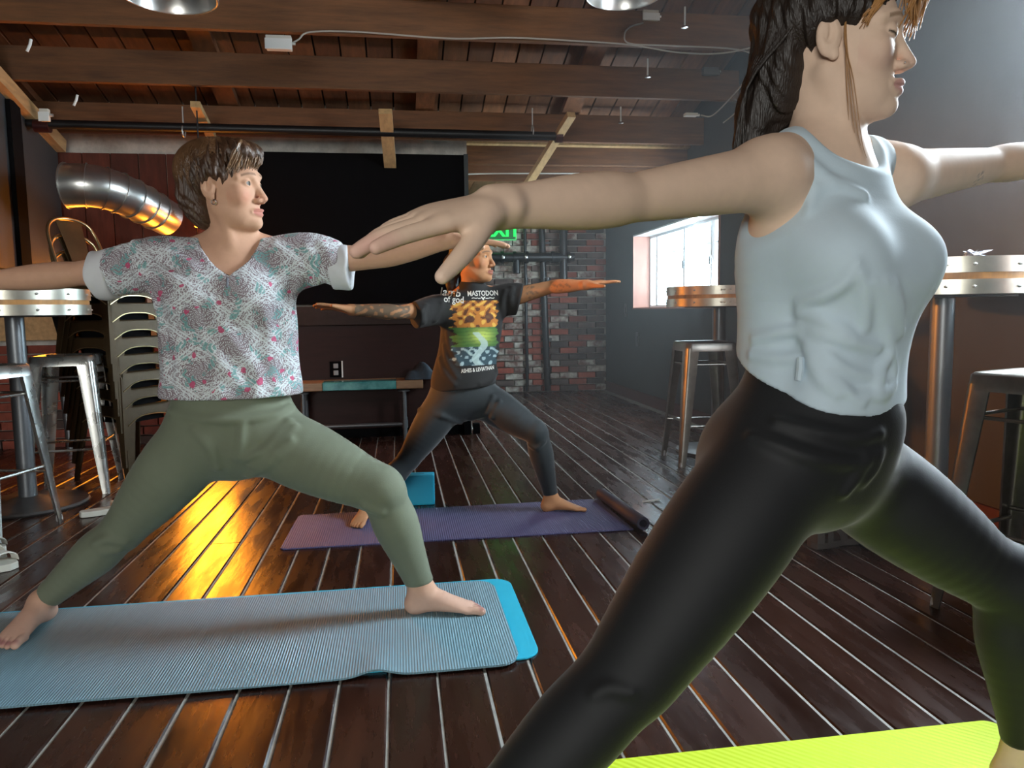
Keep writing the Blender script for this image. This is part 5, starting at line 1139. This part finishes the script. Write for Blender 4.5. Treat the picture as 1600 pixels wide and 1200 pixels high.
prims += [Tube([(*(nb + [-.01, 0, -.04]), .066, .06), (*(nb + [0, 0, .025]), .053, .053), (*(Hc + Mh @ np.array([0, -.022, -.075])), .053, .056), (*(Hc + Mh @ np.array([0, -.025, -.02])), .05, .06)], ss, .03)]
for sg, sh in ((-1, 'rs'), (1, 'ls')): prims += [Tube([(*(nb + ss * sg * .035 + [-.01, .008, .008]), .036), (*(lerp(nb, J[sh], .55) + [0, .006, .022]), .036), (*(J[sh] + [0, 0, .006]), .052)], ss, .04)]
prims += [Tube([(*(Hc + Mh @ np.array([.05, -.012, -.055])), .013), (*(nb + fs * .055 + [.0, 0, -.02]), .0115)], ss, .018), Tube([(*(nb - ss * .02 + fs * .052 + [0, 0, -.035]), .010), (*lerp(nb, J['rs'], .8), .012)], ss, .02)]
for sg in (-1, 1): prims.append(Ell(J['chest'] + ss * sg * .072 + fs * .088 + [0, 0, -.005], (.066, .066, .064), None, .04))
head(prims, Hc, Mh, HS, 'closed', .92)
h1 = hand(prims, J['rw'], J['rt'] - J['rw'], (.0, -.28, .96), (0, -.96, -.28), 1.04, curl=(4, 7, 12, 14), spread=(6, 1, -3, -7), thumb=(.72, .50, -.42), rad=1.08)
h2 = hand(prims, J['lw'], J['lw'] - J['le'], (0, 0, 1), (0, -1, 0), 1.0)
foot(prims, J['ra'], (-.15, -1, 0), 1.0, .007); toes(prims, J['ra'], (-.15, -1, 0), -1, 1.0, .007); foot(prims, J['la'], (1, -.1, 0), 1.0, .007); t2 = toes(prims, J['la'], (1, -.1, 0), 1, 1.0, .007)
tat = at(1527, 279, 1.32)
def paint2(V):
    col = np.tile(np.array([.70, .51, .385]), (len(V), 1)); col = head_paint(V, col, Hc, Mh, HS, (.50, .26, .24), (.20, .12, .07), (.60, .34, .28), -.0065)
    w = np.clip(1.5 - np.linalg.norm(V - h1['thumb'] + h1['s'] * .004, axis=1) / .010, 0, 1)[:, None] * .45; col = col * (1 - w) + np.array([.72, .56, .50]) * w
    for p, d in h1['tips']: w = np.clip(1.7 - np.linalg.norm(V - p, axis=1) / .022, 0, 1)[:, None] * .5; col = col * (1 - w) + np.array([.60, .33, .28]) * w
    q = V - tat; r = np.hypot(q[:, 0], q[:, 2]); a = np.arctan2(q[:, 2], q[:, 0]); w = ((np.abs(r - .007 * (1 + .6 * np.cos(5 * a))) < .0022) & (q[:, 1] < .03))[:, None] * .55; return col * (1 - w) + np.array([.12, .10, .11]) * w
W = thing('person', 'nearest woman in a light blue tank top and black leggings, eyes closed, arms outstretched', 'person', base)
lo, hi = bbox(prims)
solid('body', prims, lo, hi, .0058, skin('fair_skin'), W, base, paint=paint2, smooth_it=2, fine=[around(Hc, .14, .0021), around(lerp(J['rw'], J['rt'], .5), .14, .0023), around(J['la'] + [.08, 0, -.04], .13, .0034)])
MB().lathe([(0, .0016), (.0014, .0008), (.0016, 0), (.0014, -.0008), (0, -.0016)], Hc + Mh @ (np.array([.0215, .097, -.0435]) * HS) - base, 8).obj('nose_stud', MATS['chrome'], W, True)
# leggings: high waistband, creases at the hip
M_blk = mat('black_jersey', (.0055, .0066, .0085), .7, noise=.08, nscale=8, sheen=.14, bump=.05, bscale=300)
lg = list(lower)
wb_pts = [[(1175, 682), (1215, 697), (1270, 716), (1340, 722), (1362, 712)], [(1215, 660), (1265, 673), (1330, 684), (1372, 678)]]
ridges(lg, lower, wb_pts, .006, .003, .006, .010)
ridges(lg, lower, ([(1350, 712), (1338, 740), (1318, 768)], [(1372, 706), (1362, 730), (1346, 752)], [(930, 1085), (950, 1075), (985, 1080)]), .005, .003, .005, .010)
dl = lambda k1, k2: unit(J[k2] - J[k1])
solid('leggings', lg, *bbox(lg), .005, M_blk, W, base, off=.006, smooth_it=2, post=chain(cut_plane(J['pel'] + [0, 0, .185], (0, 0, 1)), cut_plane(J['la'] + [0, 0, .020], (.1, 0, -1), J['la'], .2), cut_plane(lerp(J['rk'], J['ra'], .92), dl('rk', 'ra'), J['ra'], .2)))
# tank top
M_tank = mat('pale_blue_jersey', (.52, .64, .72), .75, noise=.05, nscale=10, sheen=.15, bump=.04, bscale=300)
TT = [(.10, .158, .130, .008), (.18, .148, .124, .010), (.26, .140, .118, .012), (.42, .128, .110, .014), (.68, .134, .110, .012), (1.0, .152, .120, .008), (1.35, .146, .106, .003), (1.7, .118, .088, -.002), (1.88, .088, .070, -.002)]
tank = [build_torso(J, 1.0, hs, ss, TT)]
for sg in (-1, 1): tank.append(Ell(J['chest'] + ss * sg * .070 + fs * .090 + [0, 0, -.008], (.074, .075, .072), None, .06))
tank.append(Tube([(*(J['chest'] + fs * .10 + [0, 0, -.05]), .10, .055), (*(lerp(J['pel'], J['chest'], .5) + fs * .085), .11, .05), (*(J['pel'] + fs * .085 + [0, 0, .05]), .11, .05)], ss, .05))
for sg, sh in ((-1, 'rs'), (1, 'ls')): tank.append(Tube([(*(nb + ss * sg * .05 + [-.01, .01, -.01]), .050), (*(lerp(nb, J[sh], .62) + [0, .004, .012]), .048)], ss, .04))
tk = list(tank)
ridges(tk, tank, ([(1338, 412), (1320, 440), (1290, 460), (1250, 474)], [(1365, 440), (1375, 480), (1388, 530), (1397, 580)], [(1382, 440), (1390, 480), (1398, 520)], [(1395, 445), (1402, 480), (1406, 520)], [(1250, 490), (1285, 500), (1315, 515), (1332, 528)], [(1255, 510), (1290, 525), (1330, 535), (1370, 545)], [(1255, 528), (1290, 555), (1325, 580), (1375, 592)], [(1262, 545), (1290, 580), (1320, 610), (1345, 630)], [(1268, 565), (1285, 595), (1305, 615)], [(1180, 530), (1215, 520), (1250, 515)], [(1175, 555), (1210, 560), (1245, 560)], [(1230, 235), (1255, 262), (1268, 300), (1262, 330)], [(1245, 240), (1270, 262), (1300, 285), (1350, 305)], [(1225, 330), (1242, 315), (1268, 300), (1300, 290)], [(1345, 430), (1350, 470), (1352, 510)], [(1385, 560), (1372, 585), (1370, 615)], [(1395, 600), (1380, 615), (1350, 618)]), .0095, .0005, 0, .013)
slope_n = unit(np.array([0, 0, -1.0]) + fh * .0 - fh * .42)
neckcut = [Ell(nb + [.005, -.005, .055], (.090, .082, .07), None, .006, True), Ell(nb + fs * .06 + [0, 0, .02], (.085, .06, .055), None, .02, True), Ell(J['rs'] + [-.035, -.012, -.01], (.075, .12, .085), None, .02, True), Ell(J['rs'] + [-.085, -.02, -.03], (.09, .16, .11), None, .02, True), Ell(J['ls'] + [.06, .03, -.02], (.095, .12, .10), None, .02, True)]
solid('tank_top', tk + neckcut, *bbox(tk), .0042, M_tank, W, base, smooth_it=1, post=cut_plane(J['pel'] + [0, 0, .118], slope_n))
gk = march(tk, [(1247, 571), (1252, 560), (1246, 576)])
if gk[0] is not None:
    MB().tube([gk[0] - base + [0, -.006, .012], gk[0] - base + [-.003, -.012, -.004], gk[0] - base + [-.004, -.010, -.022]], .006, 8).obj('tie_end', M_tank, W, True)
# hair: dark, long; light on the fringe is put into a golden colour
M_hair2 = mat('dark_brown_hair', (.018, .012, .009), .45, noise=.5, nscale=9, stretch=(3, 3, .5), spec=.5, bump=.35, bscale=120)
hp, post = hair_cap(Hc, Mh, HS, [((0, -.026, .046), (.083, .106, .084)), ((0, -.084, -.035), (.072, .048, .095)), ((0, .040, .078), (.070, .052, .040)), ((.060, -.02, .040), (.028, .060, .05)), ((-.060, -.02, .040), (.028, .060, .05)), ((0, -.115, -.11), (.06, .035, .08)), ((.0, -.12, -.17), (.055, .03, .07))], [((0, .112, -.030), (.090, .062, .105)), ((.085, .000, -.025), (.034, .034, .038)), ((-.085, .000, -.025), (.034, .034, .038)), ((.09, .04, -.04), (.04, .05, .06)), ((0, .03, -.11), (.08, .075, .06))], .0022, 2.0)
ho = solid('hair', hp, *bbox(hp, .02), .003, M_hair2, W, base, post=post)
rnd = random.Random(9); V_, F_ = [], []
for i in range(170):   # locks combed back over the skull and down the nape
    a = rnd.uniform(-1, 1); x0_ = .078 * math.sin(a * 1.5); z0_ = .046 + .080 * math.cos(a * 1.5) * rnd.uniform(.8, 1.0); y0_ = rnd.uniform(-.02, .05)
    e = math.sqrt(max(.05, 1 - (x0_ / .090) ** 2))
    pth = [(x0_, y0_, .046 + .086 * math.sqrt(max(.0, 1 - (x0_ / .086) ** 2 - ((y0_ + .026) / .109) ** 2))), (x0_ * 1.02, -.075 * e - .01, .075 * e + .03), (x0_ * .95, -.118 * e - .006, .01), (x0_ * .85, -.122 - .012 * e, -.07), (x0_ * .8 + rnd.uniform(-.01, .01), -.135 + rnd.uniform(-.012, .012), -.16 - rnd.uniform(0, .08))]
    Q_ = spline([Hc + Mh @ (np.array(p) * HS) - base for p in pth], 4); mb = MB(); mb.tube(Q_, [.0042 * (1 - .7 * (j / (len(Q_) - 1)) ** 2) for j in range(len(Q_))], 5, False); o_ = len(V_); V_.extend(mb.v); F_.extend([tuple(k + o_ for k in f) for f in mb.f])
link('hair_locks', npmesh('hair_locks', np.array(V_), np.array(F_)), M_hair2, ho)
M_hair2_lit = mat('golden_brown_hair', (.30, .145, .045), .38, noise=.4, nscale=12, spec=.6)
V_, F_, ro, di = [], [], [], []
def path_locks(paths, r):
    for pth in paths:
        Q_ = spline([Hc + Mh @ (np.array(p) * HS) - base for p in pth], 4); mb = MB(); mb.tube(Q_, [r * (1 - .75 * (j / (len(Q_) - 1)) ** 2) for j in range(len(Q_))], 5, False); o_ = len(V_); V_.extend(mb.v); F_.extend([tuple(k + o_ for k in f) for f in mb.f])
pp = []
for i in range(70):   # fringe springing from the hairline and curling down before the brow
    sx = rnd.uniform(-.066, .030); j_ = lambda q: rnd.uniform(-q, q); y_ = .118 - .9 * max(0, sx) - 3.2 * sx * sx; pp.append([(sx * .8, .066 + j_(.006), .104 + j_(.006)), (sx, y_ - .010 + j_(.008), .098 + j_(.008)), (sx * 1.08, y_ + .004 + j_(.010), .062 + j_(.010)), (sx * 1.10 + j_(.006), y_ - .006 + j_(.010), .022 + j_(.018))])
for i in range(26):   # near side of the fringe sweeping to the temple
    j_ = lambda q: rnd.uniform(-q, q); pp.append([(.02 + j_(.012), .072, .100), (.040 + j_(.006), .076 + j_(.004), .072), (.058 + j_(.004), .056 + j_(.006), .040 + j_(.006)), (.067, .034 + j_(.008), .012 + j_(.012))])
path_locks(pp, .0030)
pp = [[(.070, .010, .03), (.0745, .012 + random.uniform(-.002, .002), -.02), (.068 + .003 * i, .016 + .003 * i, -.075), (.060 + .004 * i, .020 + .007 * i, -.11 - .018 * i), (.058 + .004 * i, .022 + .009 * i, -.13 - .02 * i)] for i in range(4)]
path_locks(pp, .0011)
for i in range(26):
    ro = [Hc + Mh @ (np.array([-.064, .006 + rnd.uniform(-.02, .02), -.04]) * HS) - base]; locks(V_, F_, ro, [Mh @ np.array([-.1, .24 + rnd.uniform(-.12, .10), -1])], .17, .0022, rnd, .2, 9, .14)
link('fringe', npmesh('fringe', np.array(V_), np.array(F_)), M_hair2_lit, ho)
# ================================================================== woman in the black band shirt (farthest)
Z = .82
J = joints(dict(pel=(722, 612, 3.42), chest=(738, 510, 3.42), neck=(738, 456, 3.42), head=(740, 403, 3.40),
    rs=(694, 481, 3.39), re=(622, 488, 3.28), rw=(548, 484, 3.26), rt=(482, 474, 3.25), ls=(788, 468, 3.44), le=(862, 448, 3.36), lw=(918, 445, 3.24), lt=(972, 437, 3.20),
    rh=(700, 624, 3.42), rk=(638, 718, 3.43), lh=(752, 622, 3.42), lk=(838, 676, 3.30)))
J['ra'] = np.array([-.172, 3.43, .062]); J['la'] = np.array([.690, 3.40, .070]); base = np.array([J['pel'][0], 3.42, 0]); X = np.array([1.0, 0, 0]); ss = unit([.97, .18, 0]); fs = np.array([ss[1], -ss[0], 0])
tor = build_torso(J, Z, X, ss, [(-.22, .10, .085, 0), (-.10, .150, .115, 0), (.05, .160, .118, 0), (.25, .142, .104, .0), (.45, .128, .094, 0), (.7, .138, .104, 0), (1.0, .150, .114, .006), (1.35, .142, .098, 0), (1.7, .108, .078, -.004), (1.95, .062, .058, -.004)])
LEGS = [limb(J['rh'], J['rk'], J['ra'], sc_(LEG, Z, 1.10), X, .04), limb(J['lh'], J['lk'], J['la'], sc_(LEG, Z, 1.08), FW, .04)]
lower = [tor] + LEGS + [Ell(J['pel'] + [-.05, .05, -.03], (.07, .06, .07), None, .04), Ell(J['pel'] + [.05, .05, -.03], (.07, .06, .07), None, .04)]
ARMS = [limb(J['rs'], J['re'], J['rw'], sc_(ARM, Z, 1.12), (0, 0, 1), .035), limb(J['ls'], J['le'], J['lw'], sc_(ARM, Z, 1.08), (0, 0, 1), .035)]
Fh = unit([.86, -.51, .02]); Mh = frame(Fh, (0, 0, 1)); Hc = J['head']; HS = .92; nb = J['neck']
prims = list(lower) + ARMS
prims += [Tube([(*(nb + [0, 0, -.03]), .054, .05), (*(nb + [0, -.004, .02]), .045, .045), (*(Hc + Mh @ np.array([0, -.018, -.06])), .046, .05)], X, .03)]
for sx, sh in ((-1, 'rs'), (1, 'ls')): prims += [Tube([(*(nb + [sx * .03, .01, .0]), .03), (*(lerp(nb, J[sh], .55) + [0, .008, .015]), .032), (*(J[sh] + [0, 0, .004]), .042)], X, .04)]
head(prims, Hc, Mh, HS, 'open', .95)
hand(prims, J['rw'], J['rt'] - J['rw'], (0, .2, 1), (0, -1, -.3), .86, curl=(3, 5, 6, 8)); hand(prims, J['lw'], J['lt'] - J['lw'], (0, -.1, 1), (0, -1, 0), .80, curl=(2, 4, 5, 6))
foot(prims, J['ra'], (-.28, -1, 0), .80, .0068); t1 = toes(prims, J['ra'], (-.28, -1, 0), -1, .80, .0068); foot(prims, J['la'], (1, -.16, 0), .84, .0068); t2 = toes(prims, J['la'], (1, -.16, 0), 1, .84, .0068)
ax1, ax2 = unit(J['rw'] - J['re']), unit(J['lw'] - J['le'])
def paint3(V):
    col = np.tile(np.array([.44, .215, .105]), (len(V), 1)); col = head_paint(V, col, Hc, Mh, HS, (.30, .10, .075), (.02, .012, .01), (.44, .18, .10))
    q = V - J['re']; s = q @ ax1; L = np.linalg.norm(J['rw'] - J['re']); rad = np.linalg.norm(q - s[:, None] * ax1, axis=1); ph = np.arctan2(q[:, 2], q[:, 1])
    on = (rad < .07) & (s > -.05) & (s < L * .92); pat = np.sin(s * 130 + 2.2 * np.sin(ph * 3 + s * 40)) + .8 * np.sin(ph * 7 - s * 90)
    w = (on & (pat < .75))[:, None] * .74; col = col * (1 - w) + np.array([.075, .085, .070]) * w
    for c, sx, sz, sd in ((lerp(J['le'], J['lw'], .22), .040, .022, 1.0), (lerp(J['ls'], J['le'], .55), .028, .030, 2.0)):
        q = V - c; on = ((q[:, 0] / sx) ** 2 + (q[:, 2] / sz) ** 2 < 1) & (q[:, 1] < .01); pat = np.sin(q[:, 0] * 260 + sd + 2 * np.sin(q[:, 2] * 190)) + np.sin(q[:, 2] * 240 + sd); w = (on & (pat > .35))[:, None] * .6; col = col * (1 - w) + np.array([.11, .09, .075]) * w
    return col
W = thing('person', 'farthest woman in a black band shirt and black leggings with tattooed arms', 'person', base)
lo, hi = bbox(prims)
solid('body', prims, lo, hi, .0055, skin('tan_skin'), W, base, paint=paint3, fine=[around(Hc, .12, .0024), around(lerp(J['rw'], J['rt'], .5), .11, .0028), around(lerp(J['lw'], J['lt'], .5), .11, .0028), around(J['la'] + [.07, 0, -.03], .11, .0028), around(J['ra'] + [-.02, -.06, -.03], .11, .0028), around(lerp(J['re'], J['rw'], .5), .12, .0035)])
eyeballs(W, base, Hc, Mh, HS, unit(Fh + np.array([.1, 0, 0])), (.05, .025, .012))
M_blk3 = mat('black_teal_jersey', (.012, .017, .020), .75, noise=.08, nscale=8, sheen=.2)
lg = list(lower); ridges(lg, lower, ([(655, 640), (690, 650), (720, 660)], [(770, 620), (760, 645), (735, 655)], [(780, 628), (768, 652), (745, 664)], [(600, 745), (615, 740), (632, 748)], [(850, 690), (838, 700), (828, 695)]), .006, .003, .005, .012)
dl = lambda k1, k2: unit(J[k2] - J[k1])
solid('leggings', lg, *bbox(lg), .005, M_blk3, W, base, off=.005, post=chain(cut_plane(J['pel'] + [0, 0, .12], (0, 0, 1)), cut_plane(J['la'] + [0, 0, .018], (.15, 0, -1), J['la'], .17), cut_plane(lerp(J['rk'], J['ra'], .90), dl('rk', 'ra'), J['ra'], .17)))
# band shirt
ST = [(.05, .178, .142, .0), (.15, .182, .146, .0), (.35, .174, .138, .004), (.6, .166, .130, .006), (1.0, .172, .132, .008), (1.3, .160, .114, 0), (1.6, .130, .098, -.002), (1.85, .096, .086, .0), (2.05, .080, .078, 0)]
shirt = [build_torso(J, Z, X, ss, ST)]
c1, c2 = at(648, 493, 3.30), at(813, 466, 3.40)
shirt += [Tube([(*(J['rs'] + [.06, 0, -.01]), .062, .07), (*lerp(J['rs'], c1, .3), .062, .068), (*c1, .052, .058)], (0, -1, 0), .04), Tube([(*(J['ls'] + [-.06, 0, -.015]), .064, .072), (*lerp(J['ls'], c2, .4), .066, .074), (*(c2 + [0, 0, -.006]), .056, .074)], (0, -1, 0), .04)]
sh2 = list(shirt)
ridges(sh2, shirt, ([(700, 455), (690, 475), (680, 500)], [(790, 455), (785, 475), (788, 492)], [(800, 450), (798, 470), (800, 490)], [(695, 540), (700, 565), (715, 590)], [(688, 560), (695, 582), (710, 600)], [(700, 520), (705, 545), (720, 570)], [(775, 580), (768, 592), (750, 600)], [(665, 478), (660, 490), (662, 503)], [(778, 545), (772, 565), (775, 585)]), .009, .005, 0, .018)
neckcut = [Ell(nb + [.004, -.006, .068], (.056, .052, .046), None, .006, True)]
def pbox(px0, py0, px1, py1, Y): a, b = at(px0, py0, Y), at(px1, py1, Y); return a[0], b[0], b[2], a[2]
ax0, ax1_, az0, az1 = pbox(706, 470, 782, 572, 3.30)
def print3(V):
    col = np.tile(np.array([.0115, .0110, .0110]), (len(V), 1)); x, z = V[:, 0], V[:, 2]; u = (x - ax0) / (ax1_ - ax0); v = (z - az0) / (az1 - az0); front = V[:, 1] < J['chest'][1] - .02
    def put_(w, c): w = np.clip(w, 0, 1)[:, None]; col[:] = col * (1 - w) + np.array(c) * w
    jag = .06 * np.sin(v * 40) + .04 * np.sin(v * 91 + 1); inside = front & (u > .02 + jag) & (u < .98 + jag * .5) & (v > 0.02) & (v < 1)
    up = inside & (v > .60); fl_ = np.sin(u * 26 + 4 * np.sin(v * 17)) + np.sin(v * 46 + 3 * np.sin(u * 13)); put_(up * .95, (.42, .15, .02)); put_((up & (fl_ > .7)) * .9, (.62, .36, .06)); put_((up & (fl_ < -.75)) * .9, (.06, .015, .006))
    for cu, cv in ((.38, .72), (.80, .75)): put_((inside & (((u - cu) / .10) ** 2 + ((v - cv) / .055) ** 2 < 1)) * .9, (.055, .018, .014))
    md = inside & (v <= .60) & (v > .30); put_(md * .9, (.055, .16, .03)); gl = np.exp(-((u - .62) / .22) ** 2 - ((v - .46) / .10) ** 2) * inside; put_(md * gl, (.52, .62, .12)); put_((md & (np.sin(v * 120 + np.sin(u * 9)) > .6)) * .35, (.02, .06, .02))
    lw = inside & (v <= .30); sw = np.sin(u * 30 + 3 * np.sin(v * 25)) + np.sin(v * 60 + 2 * np.sin(u * 20)); put_(lw * .85, (.03, .065, .085)); put_((lw & (sw > .5)) * .8, (.34, .46, .48))
    pl = inside & (v < .52) & (np.abs(u - .58 + .10 * np.sin(v * 14)) < .085 - .05 * np.abs(v - .25)); put_(pl * .75, (.42, .54, .52)); put_((inside & (v < .34) & (np.hypot((u - .42) / .09, (v - .22) / .06) < 1) & (np.hypot((u - .42) / .055, (v - .22) / .036) > 1)) * .7, (.42, .54, .52))
    return col
sho = solid('band_shirt', sh2 + neckcut, *bbox(sh2), .0036, mat('black_print_cotton', (1, 1, 1), .85, attr='Col', sheen=.05), W, base, paint=print3, post=chain(cut_plane(J['pel'] + [0, 0, .020], unit([.10, 0, -1])), cut_plane(c1, dl('rs', 're'), c1, .11), cut_plane(c2, unit([1, -.1, -.25]), c2, .11)))
# lettering printed across the chest, laid onto the cloth
bpy.context.view_layer.update()
from mathutils.bvhtree import BVHTree
bv = BVHTree.FromPolygons([v.co.copy() for v in sho.data.vertices], [tuple(p.vertices) for p in sho.data.polygons])
M_ink = mat('white_shirt_ink', (.66, .64, .58), .8)
def lettering(txt, px, py, w, size, rot=0, shear=0, bold=.0006, name='printed_lettering'):
    c = at(px, py, 3.30) - base; me = text_mesh(txt, size, 0, name, bold, shear); xs = [v.co.x for v in me.vertices]; k = w / max(1e-6, max(xs) - min(xs)); cr, sr = math.cos(rot), math.sin(rot)
    bm = bmesh.new(); bm.from_mesh(me); bmesh.ops.triangulate(bm, faces=bm.faces)
    for v in bm.verts:
        x, z = v.co.x * k, v.co.y; p = Vector((c[0] + x * cr - z * sr, -.6, c[2] + x * sr + z * cr)); h = bv.ray_cast(p, Vector((0, 1, 0)))
        v.co = (h[0] + Vector((0, -.0016, 0))) if h[0] is not None else Vector((p.x, c[1], p.z))
    bm.to_mesh(me); bm.free(); link(name, me, M_ink, sho)
lettering('lamb', 705, 457, .090, .046, -.10); lettering('of god', 710, 468, .088, .042, -.08)
lettering('MASTODON', 757, 458, .140, .032, .02); lettering('~-v-~', 757, 465, .105, .030, 0)
lettering('ASHES & LEVIATHAN', 748, 578, .155, .024, .06)
# hair
M_hair3 = mat('black_hair', (.012, .010, .009), .4, noise=.4, nscale=9, spec=.5, bump=.3, bscale=120)
hp, post = hair_cap(Hc, Mh, HS, [((0, -.022, .040), (.079, .100, .080)), ((0, -.06, -.01), (.070, .055, .07)), ((0, -.115, -.03), (.045, .05, .06)), ((0, -.125, -.10), (.032, .032, .075))], [((0, .108, -.025), (.085, .064, .090)), ((.085, .005, -.03), (.034, .045, .042)), ((-.085, .005, -.03), (.034, .045, .042)), ((0, .03, -.11), (.08, .075, .06))], .0020, 3.0)
solid('hair', hp, *bbox(hp, .02), .0035, M_hair3, W, base, post=post)
